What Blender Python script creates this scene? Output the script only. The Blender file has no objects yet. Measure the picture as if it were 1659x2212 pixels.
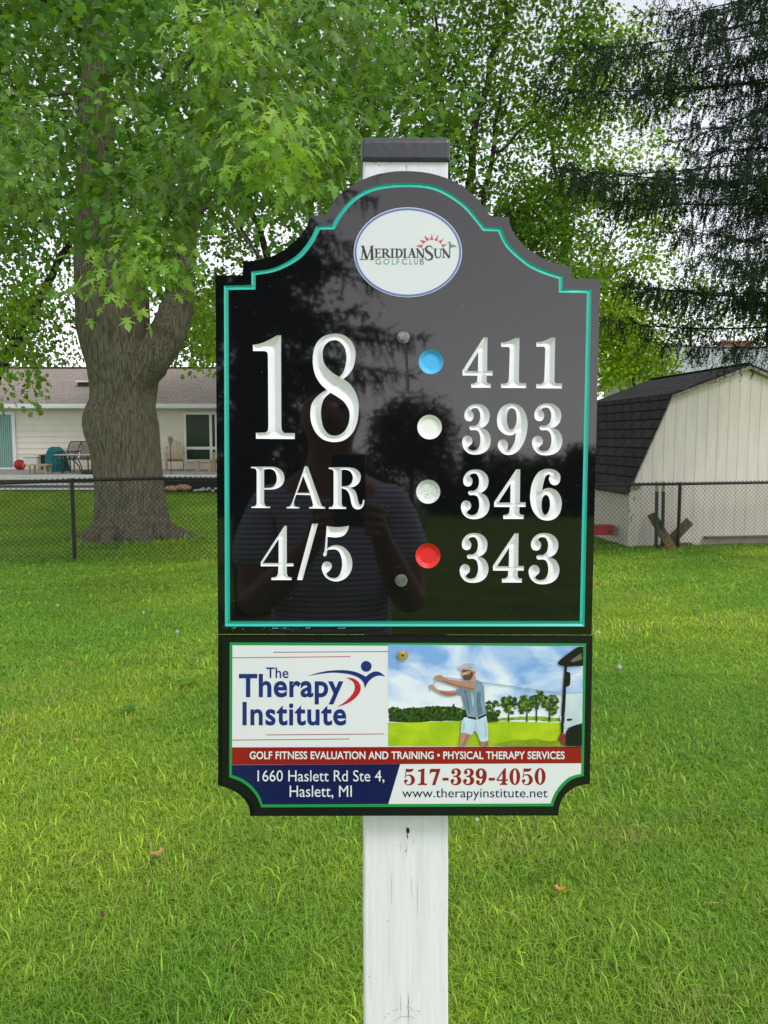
import bpy, bmesh, math, random
import numpy as np
from mathutils import Vector, Matrix, noise
from mathutils.geometry import delaunay_2d_cdt

rng = np.random.default_rng(7)
random.seed(7)
SC = bpy.context.scene
COL = SC.collection
R = math.radians

# ------------------------------------------------------------------ camera, sky, sun, exposure
FOC = 1659.0                 # focal length in units of 1/1659 of the picture's width
CX, CY = 829.5, 1106.0
PITCH = math.atan((1106 - 945) / FOC)
CAM = np.array([0.0, 0.0, 1.5])
cam_d = bpy.data.cameras.new('camera'); cam_o = bpy.data.objects.new('camera', cam_d); COL.objects.link(cam_o)
cam_d.sensor_fit = 'HORIZONTAL'; cam_d.angle = 2 * math.atan(829.5 / FOC)
cam_d.clip_start = 0.02; cam_d.clip_end = 1200
cam_o.location = CAM; cam_o.rotation_euler = (math.pi / 2 - PITCH, 0, 0)
SC.camera = cam_o

world = bpy.data.worlds.new("World"); SC.world = world; world.use_nodes = True
wn, wl = world.node_tree.nodes, world.node_tree.links
wn.clear()
sky = wn.new('ShaderNodeTexSky'); sky.sky_type = 'NISHITA'; sky.sun_disc = False
sky.sun_elevation = R(52); sky.sun_rotation = R(140); sky.dust_density = 0.6; sky.air_density = 1.0
hsv = wn.new('ShaderNodeHueSaturation'); hsv.inputs['Saturation'].default_value = 0.22; hsv.inputs['Value'].default_value = 1.3
bg = wn.new('ShaderNodeBackground'); bg.inputs['Strength'].default_value = 0.15
wo = wn.new('ShaderNodeOutputWorld')
wl.new(sky.outputs[0], hsv.inputs['Color']); wl.new(hsv.outputs[0], bg.inputs[0]); wl.new(bg.outputs[0], wo.inputs[0])

sun_d = bpy.data.lights.new('sun', 'SUN'); sun_o = bpy.data.objects.new('sun', sun_d); COL.objects.link(sun_o)
sun_d.energy = 1.1; sun_d.angle = R(16); sun_d.color = (1, 0.97, 0.92)
sd = Vector((math.sin(R(140)) * math.cos(R(52)), math.cos(R(140)) * math.cos(R(52)), math.sin(R(52))))
sun_o.rotation_euler = sd.to_track_quat('Z', 'Y').to_euler()
sun_o.location = (0, 0, 40)

SC.view_settings.view_transform = 'Standard'; SC.view_settings.look = 'None'
SC.view_settings.gamma = 1; SC.view_settings.exposure = 0.55
SC.cycles.max_bounces = 6; SC.cycles.transparent_max_bounces = 4

# ------------------------------------------------------------------ geometry helpers
FW = np.array([0, math.cos(PITCH), -math.sin(PITCH)]); UP = np.array([0, math.sin(PITCH), math.cos(PITCH)])
def ray(px, py):
    d = FW + np.array([1.0, 0, 0]) * (px - CX) / FOC + UP * (CY - py) / FOC
    return d
def at(px, py, Y):
    d = ray(px, py); return CAM + d * (Y / d[1])

def clean(o): return o
def link(o, parent=None):
    COL.objects.link(o)
    if parent is not None: o.parent = parent
    return o
def tag(o, label=None, cat=None, group=None, kind=None):
    if label: o['label'] = label
    if cat: o['category'] = cat
    if group: o['group'] = group
    if kind: o['kind'] = kind
    return o
def worldloc(o):
    v = Vector((0, 0, 0)); p = o
    while p is not None: v = v + p.location; p = p.parent
    return v
def empty(name, loc, label, cat, group=None, kind=None):
    o = bpy.data.objects.new(name, None); o.location = Vector([float(a) for a in loc]); o.empty_display_size = 0.2
    COL.objects.link(o); return tag(o, label, cat, group, kind)

class MB:
    """collects polygons; verts in world coordinates"""
    def __init__(s): s.v = []; s.f = []; s.m = []; s.uv = []
    def add(s, verts, faces, mi=0, uv=None):
        b = len(s.v); s.v += [tuple(map(float, p)) for p in verts]
        for f in faces: s.f.append([i + b for i in f]); s.m.append(mi)
        return s
    def quad(s, a, b, c, d, mi=0): return s.add([a, b, c, d], [(0, 1, 2, 3)], mi)
    def box(s, lo, hi, mi=0, M=None):
        x0, y0, z0 = lo; x1, y1, z1 = hi
        vs = [(x0, y0, z0), (x1, y0, z0), (x1, y1, z0), (x0, y1, z0), (x0, y0, z1), (x1, y0, z1), (x1, y1, z1), (x0, y1, z1)]
        if M is not None: vs = [tuple(M @ Vector(p)) for p in vs]
        return s.add(vs, [(0, 3, 2, 1), (4, 5, 6, 7), (0, 1, 5, 4), (1, 2, 6, 5), (2, 3, 7, 6), (3, 0, 4, 7)], mi)
    def tube(s, pts, rad, n=8, mi=0, cap=True):
        pts = [Vector([float(a) for a in p]) for p in pts]
        if not hasattr(rad, '__len__'): rad = [rad] * len(pts)
        rings = []; prev = None
        for i, p in enumerate(pts):
            t = (pts[min(i + 1, len(pts) - 1)] - pts[max(i - 1, 0)]).normalized()
            if prev is None:
                a = Vector((0, 0, 1)) if abs(t.z) < 0.9 else Vector((1, 0, 0))
                x = t.cross(a).normalized()
            else: x = (prev - t * prev.dot(t)).normalized()
            prev = x; y = t.cross(x)
            rings.append([p + (x * math.cos(2 * math.pi * k / n) + y * math.sin(2 * math.pi * k / n)) * rad[i] for k in range(n)])
        vs = [v for r in rings for v in r]; fs = []
        for i in range(len(pts) - 1):
            for k in range(n):
                k2 = (k + 1) % n
                fs.append((i * n + k, i * n + k2, (i + 1) * n + k2, (i + 1) * n + k))
        if cap: fs.append(tuple(range(n))[::-1]); fs.append(tuple((len(pts) - 1) * n + k for k in range(n)))
        return s.add(vs, fs, mi)
    def bar(s, p, q, w, h, mi=0, up=(0, 0, 1)):
        p = Vector([float(a) for a in p]); q = Vector([float(a) for a in q]); t = (q - p).normalized(); u = Vector(up)
        if abs(t.dot(u)) > .98: u = Vector((0, 1, 0))
        x = t.cross(u).normalized(); y = x.cross(t)
        vs = []
        for c in (p, q):
            for (a, b) in ((-1, -1), (1, -1), (1, 1), (-1, 1)): vs.append(c + x * a * w / 2 + y * b * h / 2)
        return s.add(vs, [(0, 1, 2, 3), (7, 6, 5, 4), (0, 4, 5, 1), (1, 5, 6, 2), (2, 6, 7, 3), (3, 7, 4, 0)], mi)
    def lathe(s, c, prof, n=16, mi=0):
        c = Vector([float(a) for a in c]); vs = []; fs = []
        for (r, z) in prof:
            for k in range(n):
                a = 2 * math.pi * k / n; vs.append(c + Vector((r * math.cos(a), r * math.sin(a), z)))
        for i in range(len(prof) - 1):
            for k in range(n):
                k2 = (k + 1) % n; fs.append((i * n + k, i * n + k2, (i + 1) * n + k2, (i + 1) * n + k))
        fs.append(tuple(range(n))[::-1]); fs.append(tuple((len(prof) - 1) * n + k for k in range(n)))
        return s.add(vs, fs, mi)
    def build(s, name, mats, parent=None, smooth=False, bevel=0.0, fix=True):
        if not isinstance(mats, (list, tuple)): mats = [mats]
        me = bpy.data.meshes.new(name)
        off = worldloc(parent) if parent is not None else Vector((0, 0, 0))
        org = Vector((0, 0, 0))
        if parent is None:
            a = np.array(s.v); org = Vector((float(a[:, 0].mean()), float(a[:, 1].mean()), float(a[:, 2].min())))
            off = org
        me.from_pydata([(p[0] - off.x, p[1] - off.y, p[2] - off.z) for p in s.v], [], s.f)
        for m in mats: me.materials.append(m)
        me.polygons.foreach_set('material_index', s.m)
        if smooth: me.polygons.foreach_set('use_smooth', [True] * len(s.f))
        if fix:
            bm = bmesh.new(); bm.from_mesh(me); bmesh.ops.recalc_face_normals(bm, faces=bm.faces); bm.to_mesh(me); bm.free()
        me.update()
        o = bpy.data.objects.new(name, me); o.location = org
        link(o, parent)
        if bevel:
            b = o.modifiers.new('bevel', 'BEVEL'); b.width = bevel; b.segments = 2; b.limit_method = 'ANGLE'
        return o

def np_mesh(name, verts, loops_per_face, idx, mats, parent=None, cols=None, smooth=False):
    """fast mesh: verts Nx3 (world), faces with constant vertex count"""
    me = bpy.data.meshes.new(name)
    off = np.array(worldloc(parent)) if parent is not None else np.zeros(3)
    v = (np.asarray(verts) - off).astype(np.float32)
    nf = len(idx) // loops_per_face
    me.vertices.add(len(v)); me.vertices.foreach_set('co', v.ravel())
    me.loops.add(len(idx)); me.loops.foreach_set('vertex_index', np.asarray(idx, dtype=np.int32))
    me.polygons.add(nf)
    me.polygons.foreach_set('loop_start', np.arange(nf, dtype=np.int32) * loops_per_face)
    me.polygons.foreach_set('loop_total', np.full(nf, loops_per_face, dtype=np.int32))
    if smooth: me.polygons.foreach_set('use_smooth', np.ones(nf, dtype=bool))
    me.update(calc_edges=True)
    if cols is not None:
        ca = me.attributes.new('Col', 'FLOAT_COLOR', 'POINT')
        c4 = np.ones((len(v), 4), dtype=np.float32); c4[:, :3] = cols; ca.data.foreach_set('color', c4.ravel())
    for m in (mats if isinstance(mats, (list, tuple)) else [mats]): me.materials.append(m)
    o = bpy.data.objects.new(name, me); link(o, parent); return o

def norm(a): return a / np.maximum(np.linalg.norm(a, axis=-1, keepdims=True), 1e-9)

# ------------------------------------------------------------------ material helpers
def mat(name, col, rough=0.6, spec=0.5, metal=0.0, noise_amt=0.0, nscale=20.0, bump=0.0, bscale=60.0, stretch=(1, 1, 1), col2=None, coat=0.0, ramp=(0.35, 0.65)):
    m = bpy.data.materials.new(name); m.use_nodes = True
    n, l = m.node_tree.nodes, m.node_tree.links
    b = n['Principled BSDF']; b.inputs['Roughness'].default_value = rough; b.inputs['Metallic'].default_value = metal
    b.inputs['Specular IOR Level'].default_value = spec; b.inputs['Coat Weight'].default_value = coat
    b.inputs['Base Color'].default_value = (*col, 1)
    tc = n.new('ShaderNodeTexCoord'); mp = n.new('ShaderNodeMapping'); mp.inputs['Scale'].default_value = stretch
    l.new(tc.outputs['Object'], mp.inputs['Vector'])
    if noise_amt or col2:
        t = n.new('ShaderNodeTexNoise'); t.inputs['Scale'].default_value = nscale; t.inputs['Detail'].default_value = 6
        l.new(mp.outputs[0], t.inputs['Vector'])
        r = n.new('ShaderNodeValToRGB'); r.color_ramp.elements[0].position = ramp[0]; r.color_ramp.elements[1].position = ramp[1]
        c2 = col2 if col2 else tuple(max(0, c * (1 - noise_amt)) for c in col)
        r.color_ramp.elements[0].color = (*c2, 1); r.color_ramp.elements[1].color = (*col, 1)
        l.new(t.outputs[0], r.inputs[0]); l.new(r.outputs[0], b.inputs['Base Color'])
    if bump:
        t2 = n.new('ShaderNodeTexNoise'); t2.inputs['Scale'].default_value = bscale; t2.inputs['Detail'].default_value = 8
        l.new(mp.outputs[0], t2.inputs['Vector'])
        bp = n.new('ShaderNodeBump'); bp.inputs['Strength'].default_value = bump; bp.inputs['Distance'].default_value = 0.02
        l.new(t2.outputs[0], bp.inputs['Height']); l.new(bp.outputs[0], b.inputs['Normal'])
    return m
def leafmat(name, trans=0.45, rough=0.5, tint=(1.5, 1.35, 0.6)):
    m = bpy.data.materials.new(name); m.use_nodes = True
    n, l = m.node_tree.nodes, m.node_tree.links
    b = n['Principled BSDF']; b.inputs['Roughness'].default_value = rough; b.inputs['Specular IOR Level'].default_value = 0.3
    a = n.new('ShaderNodeAttribute'); a.attribute_name = 'Col'
    l.new(a.outputs['Color'], b.inputs['Base Color'])
    tr = n.new('ShaderNodeBsdfTranslucent'); mx = n.new('ShaderNodeMixShader'); mx.inputs[0].default_value = trans
    mc = n.new('ShaderNodeMix'); mc.data_type = 'RGBA'; mc.blend_type = 'MULTIPLY'; mc.inputs['Factor'].default_value = 1
    l.new(a.outputs['Color'], mc.inputs['A']); mc.inputs['B'].default_value = (*tint, 1)
    l.new(mc.outputs['Result'], tr.inputs['Color'])
    l.new(b.outputs[0], mx.inputs[1]); l.new(tr.outputs[0], mx.inputs[2])
    l.new(mx.outputs[0], n['Material Output'].inputs['Surface'])
    return m

# ------------------------------------------------------------------ ground
GY = np.array([-400, 2.5, 5.0, 8.0, 11.0, 13.5, 16, 19, 23, 30, 400.0])
GZ = np.array([0, 0, -.06, -.22, -.40, -.49, -.51, -.38, -.13, 0.0, 0.0])
def gz(x, y):
    x = np.asarray(x, float); y = np.asarray(y, float)
    z = (np.interp(y - .8, GY, GZ) + np.interp(y, GY, GZ) + np.interp(y + .8, GY, GZ)) / 3
    return z + 0.012 * np.sin(x * 1.7 + y * .6) * np.sin(y * 1.3 - x * .4) * np.clip((y + 2) / 4, 0, 1)
def gz1(x, y): return float(gz(x, y))

def make_ground():
    m = bpy.data.materials.new('lawn_soil'); m.use_nodes = True
    n, l = m.node_tree.nodes, m.node_tree.links; b = n['Principled BSDF']
    b.inputs['Roughness'].default_value = 0.95; b.inputs['Specular IOR Level'].default_value = 0.1
    tc = n.new('ShaderNodeTexCoord')
    t1 = n.new('ShaderNodeTexNoise'); t1.inputs['Scale'].default_value = 0.9; t1.inputs['Detail'].default_value = 8
    t2 = n.new('ShaderNodeTexNoise'); t2.inputs['Scale'].default_value = 40; t2.inputs['Detail'].default_value = 5
    l.new(tc.outputs['Object'], t1.inputs['Vector']); l.new(tc.outputs['Object'], t2.inputs['Vector'])
    r1 = n.new('ShaderNodeValToRGB'); r1.color_ramp.elements[0].position = .35; r1.color_ramp.elements[1].position = .7
    r1.color_ramp.elements[0].color = (.13, .26, .02, 1); r1.color_ramp.elements[1].color = (.26, .40, .035, 1)
    r2 = n.new('ShaderNodeValToRGB'); r2.color_ramp.elements[0].position = .3; r2.color_ramp.elements[1].position = .75
    r2.color_ramp.elements[0].color = (.45, .5, .45, 1); r2.color_ramp.elements[1].color = (1.1, 1.1, 1.0, 1)
    l.new(t1.outputs[0], r1.inputs[0]); l.new(t2.outputs[0], r2.inputs[0])
    mx = n.new('ShaderNodeMix'); mx.data_type = 'RGBA'; mx.blend_type = 'MULTIPLY'; mx.inputs['Factor'].default_value = 1
    l.new(r1.outputs[0], mx.inputs['A']); l.new(r2.outputs[0], mx.inputs['B']); l.new(mx.outputs['Result'], b.inputs['Base Color'])
    bp = n.new('ShaderNodeBump'); bp.inputs['Strength'].default_value = .6; bp.inputs['Distance'].default_value = .03
    l.new(t2.outputs[0], bp.inputs['Height']); l.new(bp.outputs[0], b.inputs['Normal'])
    xs = np.concatenate([[-400, -150, -60], np.arange(-30, 30.1, .5), [60, 150, 400]])
    ys = np.concatenate([[-400, -150, -60, -20, -8, -3], np.arange(-1, 32, .4), [40, 60, 100, 200, 400]])
    X, Y = np.meshgrid(xs, ys); Z = gz(X, Y)
    nx = len(xs); V = np.stack([X, Y, Z], -1).reshape(-1, 3)
    i = np.arange((len(ys) - 1) * nx).reshape(-1, nx)[:, :-1].ravel()
    F = np.stack([i, i + 1, i + 1 + nx, i + nx], 1).ravel()
    o = np_mesh('ground', V, 4, F, m, smooth=True); tag(o, kind='structure')
make_ground()

def grass_field():
    P = []
    def scatter(y0, y1, dens, hgt, wid):
        A = 0; n = int(dens * (y1 - y0) * (1.04 * (y0 + y1) / 2 + .8))
        y = np.sqrt(rng.uniform(y0 ** 2, y1 ** 2, n)); x = rng.uniform(-1, 1, n) * (y * .52 + .4)
        P.append((x, y, np.full(n, hgt), np.full(n, wid)))
    scatter(1.5, 3.0, 23000, .038, .0029)
    scatter(3.0, 5.0, 12000, .038, .0036)
    scatter(5.0, 8.5, 5200, .038, .0052)
    scatter(8.5, 15, 1500, .042, .009)
    scatter(15, 24, 260, .045, .018)
    a = rng.uniform(math.pi * .95, math.pi * 2.05, 2600); r = rng.uniform(.95, 1.5, 2600) ** 1.0      # longer tufts round the maple's roots
    P.append((-4.88 + np.cos(a) * r, 15.0 + np.sin(a) * r * .98, np.full(2600, .12), np.full(2600, .010)))
    x = np.concatenate([p[0] for p in P]); y = np.concatenate([p[1] for p in P])
    h = np.concatenate([p[2] for p in P]); w = np.concatenate([p[3] for p in P]); n = len(x)
    # patchiness
    def fnoise(s, ox):
        a = np.zeros(n)
        for k in range(5):
            f = s * (1.9 ** k); th = ox + k * 2.4
            a += np.sin(x * f * math.cos(th) + y * f * math.sin(th) + ox * 3 + 1.7 * np.sin(x * f * .6 - y * f * .7 + k)) / (1.5 ** k)
        return a / 2
    p1 = fnoise(1.3, .3); p2 = fnoise(2.9, 1.9); p3 = fnoise(.8, 4.0)
    near_fence = np.exp(-((y - (12.6 + .17 * x)) / .35) ** 2)
    h = h * rng.uniform(.45, 1.15, n) * (1 + .22 * p2) * (1 + 1.2 * near_fence)
    long = rng.random(n) < .014 + .03 * np.clip(p1, 0, 1); h[long] *= 1.6; w[long] *= 1.9
    z = gz(x, y)
    ang = rng.uniform(0, 2 * math.pi, n); lean = rng.uniform(.4, 1.5, n)
    dx, dy = np.cos(ang), np.sin(ang)
    wx, wy = -dy * w / 2, dx * w / 2
    base = np.stack([x, y, z - .004], 1)
    d = np.stack([dx, dy, np.zeros(n)], 1); wv = np.stack([wx, wy, np.zeros(n)], 1); up = np.array([0, 0, 1.0])
    mid = base + d * (h * lean * .35)[:, None] + up * (h * .62)[:, None]
    tip = base + d * (h * lean)[:, None] + up * (h * (.98 - .35 * lean * .6))[:, None]
    V = np.stack([base - wv, base + wv, mid + wv * .8, mid - wv * .8, tip], 1).reshape(-1, 3)
    b = np.arange(n) * 5
    F = np.stack([b, b + 1, b + 2, b, b + 2, b + 3, b + 3, b + 2, b + 4], 1).ravel()
    c = np.array([.205, .40, .038])[None] * np.ones((n, 1))
    yl = np.clip(.38 + .75 * p1, 0, 1)[:, None]; c = c * (1 - yl) + np.array([.36, .51, .05]) * yl
    dk = np.clip(p3 * .9 + .1, 0, 1)[:, None] * .75; c = c * (1 - dk) + np.array([.12, .295, .036]) * dk
    c[long] *= np.array([1.15, 1.2, .9])
    dry = rng.random(n) < np.clip(.03 + .5 * np.clip(p2 + .3 * p1 - .75, 0, 1), 0, .5); c[dry] = np.array([.42, .36, .14])
    c = c * rng.uniform(.7, 1.25, n)[:, None]
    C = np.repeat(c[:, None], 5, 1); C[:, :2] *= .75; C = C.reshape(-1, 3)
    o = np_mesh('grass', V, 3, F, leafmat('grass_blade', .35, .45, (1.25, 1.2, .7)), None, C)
    tag(o, 'green mown lawn grass growing across the whole foreground', 'grass', kind='stuff')
grass_field()

# ------------------------------------------------------------------ the sign: plane and tracing helpers
DS = 0.80
RF = ray(762, 1012); RF = RF / np.linalg.norm(RF)
SU = np.cross(RF, [0, 0, 1.0]); SU /= np.linalg.norm(SU); SV = np.cross(SU, RF)
def P(px, py, h=0.0):
    d = ray(px, py); return CAM + d * ((DS - h) / d.dot(RF))
def zone(x0, y0, w):
    s = w / 1659.0 / 1.8228; return lambda p: ((x0 / 1.8228) + p[0] * s, (y0 / 1.8228) + p[1] * s)
ZT = zone(800, 500, 1600); ZA = zone(970, 1300, 500); ZB = zone(970, 1800, 500); ZC = zone(1780, 1300, 460); ZD = zone(1780, 1820, 460)
ZP = zone(840, 2460, 1520); ZG = zone(1480, 2520, 860); ZL = zone(900, 2540, 640); ZN = zone(1540, 2980, 700); ZF = zone(1380, 800, 480)

def curve(pts, step=3.0, closed=True):
    """pts: (x,y) smooth or (x,y,1) corner -> dense polyline"""
    n = len(pts); out = []
    for i in range(n if closed else n - 1):
        p1 = pts[i]; p2 = pts[(i + 1) % n]; p0 = pts[i - 1] if (closed or i > 0) else p1
        p3 = pts[(i + 2) % n] if (closed or i + 2 < n) else p2
        c1 = len(p1) > 2; c2 = len(p2) > 2
        a = np.array(p1[:2], float); b = np.array(p2[:2], float)
        L = np.linalg.norm(b - a)
        if c1 and c2: out.append(tuple(a)); continue
        m1 = (b - a) if c1 else (b - np.array(p0[:2], float)) / 2
        m2 = (b - a) if c2 else (np.array(p3[:2], float) - a) / 2
        k = max(2, int(L / step))
        # limit tangents
        for m in (m1, m2):
            q = np.linalg.norm(m)
            if q > L: m *= L / q
        for j in range(k):
            t = j / k; t2 = t * t; t3 = t2 * t
            out.append(tuple((2 * t3 - 3 * t2 + 1) * a + (t3 - 2 * t2 + t) * m1 + (-2 * t3 + 3 * t2) * b + (t3 - t2) * m2))
    if not closed: out.append(tuple(map(float, pts[-1][:2])))
    return out
def ell(cx, cy, rx, ry, n=48, rot=0.0):
    c, s = math.cos(rot), math.sin(rot)
    return [(cx + c * rx * math.cos(2 * math.pi * k / n) - s * ry * math.sin(2 * math.pi * k / n),
             cy + s * rx * math.cos(2 * math.pi * k / n) + c * ry * math.sin(2 * math.pi * k / n)) for k in range(n)]
def inside(pts, loops):
    pts = np.asarray(pts); par = np.zeros(len(pts), dtype=bool)
    for L in loops:
        a = np.asarray(L); b = np.roll(a, -1, 0)
        for (x1, y1), (x2, y2) in zip(a, b):
            if y1 == y2: continue
            c = ((y1 > pts[:, 1]) != (y2 > pts[:, 1]))
            par ^= c & (pts[:, 0] < (x2 - x1) * (pts[:, 1] - y1) / (y2 - y1) + x1)
    return par
def cdt(loops, extra=None):
    V = []; E = []
    for L in loops:
        b = len(V); V += [Vector((float(p[0]), float(p[1]))) for p in L]; E += [(b + i, b + (i + 1) % len(L)) for i in range(len(L))]
    if extra is not None: V += [Vector((float(p[0]), float(p[1]))) for p in extra]
    r = delaunay_2d_cdt(V, E, [], 0, 1e-5, False)
    v = np.array([(p.x, p.y) for p in r[0]]); f = np.array([t for t in r[2] if len(t) == 3])
    return v, f[inside(v[f].mean(1), loops)]
def dist(pts, loops):
    d = np.full(len(pts), 1e9)
    for L in loops:
        a = np.asarray(L, float); b = np.roll(a, -1, 0)
        for p, q in zip(a, b):
            e = q - p; ll = e.dot(e)
            if ll < 1e-12: continue
            t = np.clip(((pts - p) @ e) / ll, 0, 1)
            d = np.minimum(d, np.linalg.norm(pts - p - t[:, None] * e, axis=1))
    return d
PXM = DS / FOC                      # metres per traced pixel on the sign
def carve(mb, loops, grid=1.6, slope=0.9, dmax=99.0, mi=0):
    A = np.concatenate([np.asarray(L) for L in loops]); lo, hi = A.min(0), A.max(0)
    gx, gy = np.meshgrid(np.arange(lo[0], hi[0], grid), np.arange(lo[1], hi[1], grid))
    gx[::2] += grid / 2
    g = np.stack([gx.ravel(), gy.ravel()], 1); g = g[inside(g, loops)]; dg = dist(g, loops); g = g[dg > grid * .45]
    v, f = cdt(loops, g)
    d = np.minimum(dist(v, loops) * slope, dmax) * PXM
    mb.add([P(p[0], p[1], -dd) for p, dd in zip(v, d)], f.tolist(), mi)
def flat(mb, loops, h, mi=0):
    v, f = cdt(loops); mb.add([P(p[0], p[1], h) for p in v], f.tolist(), mi)
def union(polys):
    V = []; E = []
    for L in polys:
        b = len(V); V += [Vector((float(p[0]), float(p[1]))) for p in L]; E += [(b + i, b + (i + 1) % len(L)) for i in range(len(L))]
    r = delaunay_2d_cdt(V, E, [], 0, 1e-4, False)
    v = np.array([(p.x, p.y) for p in r[0]]); f = np.array([t for t in r[2] if len(t) == 3]); c = v[f].mean(1)
    k = np.zeros(len(f), dtype=bool)
    for L in polys: k |= inside(c, [L])
    return v, f[k].tolist()
def flat_union(mb, polys, h, mi=0):
    v, f = union(polys); mb.add([P(p[0], p[1], h) for p in v], f, mi)
def slab(mb, loop, h0, h1, mi=0, front=True, back=True):
    n = len(loop)
    if front: flat(mb, [loop], h1, mi)
    if back: flat(mb, [loop], h0, mi)
    mb.add([P(*p, h1) for p in loop] + [P(*p, h0) for p in loop], [(i, (i + 1) % n, n + (i + 1) % n, n + i) for i in range(n)], mi)
def stroke(p, q, w):
    p = np.array(p, float); q = np.array(q, float); t = (q - p) / np.linalg.norm(q - p); nn = np.array([-t[1], t[0]]) * w / 2
    return [tuple(p + nn), tuple(q + nn), tuple(q - nn), tuple(p - nn)]
def spl(pts, ws):
    """variable-width stroke along a smooth line -> list of quads"""
    c = np.array(curve([tuple(p) for p in pts], 6, False)); n = len(c)
    s = np.r_[0, np.cumsum(np.linalg.norm(np.diff(c, axis=0), axis=1))]
    w = np.interp(s / s[-1], np.linspace(0, 1, len(ws)), ws)
    t = np.gradient(c, axis=0); t /= np.maximum(np.linalg.norm(t, axis=1, keepdims=True), 1e-9); nn = np.stack([-t[:, 1], t[:, 0]], 1) * w[:, None] / 2
    a, b = c + nn, c - nn
    return [[tuple(p) for p in a] + [tuple(p) for p in b[::-1]]]
def text_px(body, x0, y0, x1, y1, offset=0.0, spacing=1.0):
    """outline of a line of lettering fitted to a box: returns verts (px), faces"""
    cu = bpy.data.curves.new('lettering', 'FONT'); cu.body = body; cu.offset = offset; cu.space_character = spacing; cu.resolution_u = 4
    ob = bpy.data.objects.new('lettering_tmp', cu); COL.objects.link(ob)
    dg = bpy.context.evaluated_depsgraph_get(); me = ob.evaluated_get(dg).to_mesh()
    v = np.array([p.co[:2] for p in me.vertices]); f = [list(p.vertices) for p in me.polygons]
    bpy.data.objects.remove(ob); bpy.data.curves.remove(cu)
    lo, hi = v.min(0), v.max(0)
    u = np.stack([x0 + (v[:, 0] - lo[0]) / (hi[0] - lo[0]) * (x1 - x0), y1 - (v[:, 1] - lo[1]) / (hi[1] - lo[1]) * (y1 - y0)], 1)
    return u, f
def put_text(mb, Z, body, box, h, mi=0, **k):
    v, f = text_px(body, *box, **k); mb.add([P(*Z(p), h) for p in v], f, mi)

# glyph outlines traced from the sign, in the coordinates of the traced zones
G1 = [[(85,192,1),(180,175),(290,130),(405,68,1),(453,68,1),(457,1240,1),(463,1298),(480,1330),(505,1343,1),(632,1345,1),(634,1422,1),(126,1418,1),(126,1340,1),(250,1336,1),(278,1315),(286,1270),(288,1200,1),(282,340,1),(275,295),(252,276),(228,272,1),(88,272,1)]]
G8 = [[(1150,45),(1270,65),(1370,140),(1420,250),(1425,350),(1395,490),(1330,585),(1268,638,1),(1350,700),(1430,820),(1465,950),(1465,1090),(1440,1230),(1380,1350),(1280,1435),(1150,1462),(1010,1430),(910,1340),(850,1210),(836,1080),(855,960),(910,880),(980,820),(1050,780,1),(960,690),(895,570),(868,420),(880,270),(930,150),(1020,75)],
      [(1150,130),(1220,150),(1280,220),(1307,320),(1300,440),(1265,550),(1215,612,1),(1120,550),(1040,470),(1005,390),(997,300),(1015,220),(1070,155)],
      [(1098,815,1),(1190,870),(1280,940),(1335,1030),(1350,1110),(1335,1220),(1290,1310),(1220,1365),(1140,1378),(1060,1345),(1000,1250),(975,1100),(985,980),(1020,890)]]
GP = [[(62,125,1),(340,125),(420,145),(480,200),(497,275),(480,345),(430,395),(350,420),(232,422,1),(232,580,1),(245,628),(275,645,1),(312,645,1),(310,665,1),(66,663,1),(66,645,1),(105,641),(130,618),(135,575,1),(135,190,1),(125,157),(100,145),(62,141,1)],
      [(232,160,1),(320,155),(375,190),(398,270),(385,340),(350,385),(300,400),(232,400,1)]]
GA = [[(765,118,1),(802,118,1),(968,590,1),(988,635),(1030,653,1),(1030,672,1),(820,670,1),(820,653,1),(862,645),(872,615,1),(838,495,1),(652,490,1),(625,570,1),(625,618),(645,645),(692,652,1),(692,668,1),(525,668,1),(525,653,1),(568,640),(600,590,1)],
      [(745,245,1),(830,465,1),(665,465,1)]]
GR = [[(1078,133,1),(1330,133),(1420,150),(1480,200),(1495,260),(1475,330),(1420,380),(1360,397,1),(1420,440),(1450,520),(1465,590),(1485,625),(1505,620),(1520,590),(1522,558,1),(1545,560,1),(1535,625),(1500,670),(1450,682),(1400,660),(1375,610),(1350,500),(1310,430),(1245,405,1),(1245,600,1),(1260,640),(1305,652,1),(1305,675,1),(1078,675,1),(1078,655,1),(1125,640),(1140,600,1),(1140,190,1),(1125,162),(1078,153,1)],
      [(1245,165,1),(1310,165),(1365,195),(1392,265),(1370,340),(1320,375),(1245,380,1)]]
G4 = [[(500,895,1),(528,895,1),(528,1385,1),(617,1385,1),(617,1425,1),(528,1425,1),(530,1520,1),(550,1560),(592,1572,1),(592,1605,1),(328,1605,1),(328,1572,1),(390,1560),(415,1520,1),(418,1425,1),(190,1425,1),(190,1370,1)],
      [(422,1070,1),(422,1383,1),(215,1383,1)]]
GS = [[(860,868,1),(935,868,1),(733,1605,1),(663,1603,1)]]
G5 = [[(1050,898,1),(1150,912),(1240,912),(1340,895,1),(1320,965),(1270,1025),(1180,1048),(1063,1040,1),(1058,1190,1),(1110,1160),(1180,1148),(1270,1175),(1350,1260),(1383,1370),(1370,1480),(1310,1570),(1220,1618),(1130,1618),(1040,1570),(990,1480),(988,1420),(1015,1375),(1060,1362),(1105,1385),(1118,1430),(1090,1480),(1055,1510),(1050,1530),(1080,1565),(1150,1580),(1210,1550),(1245,1460),(1250,1360),(1225,1260),(1180,1210),(1120,1205),(1060,1215),(1053,1260),(1040,1290),(1015,1292),(1002,1270),(1018,1235),(1028,1190,1)]]
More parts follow.
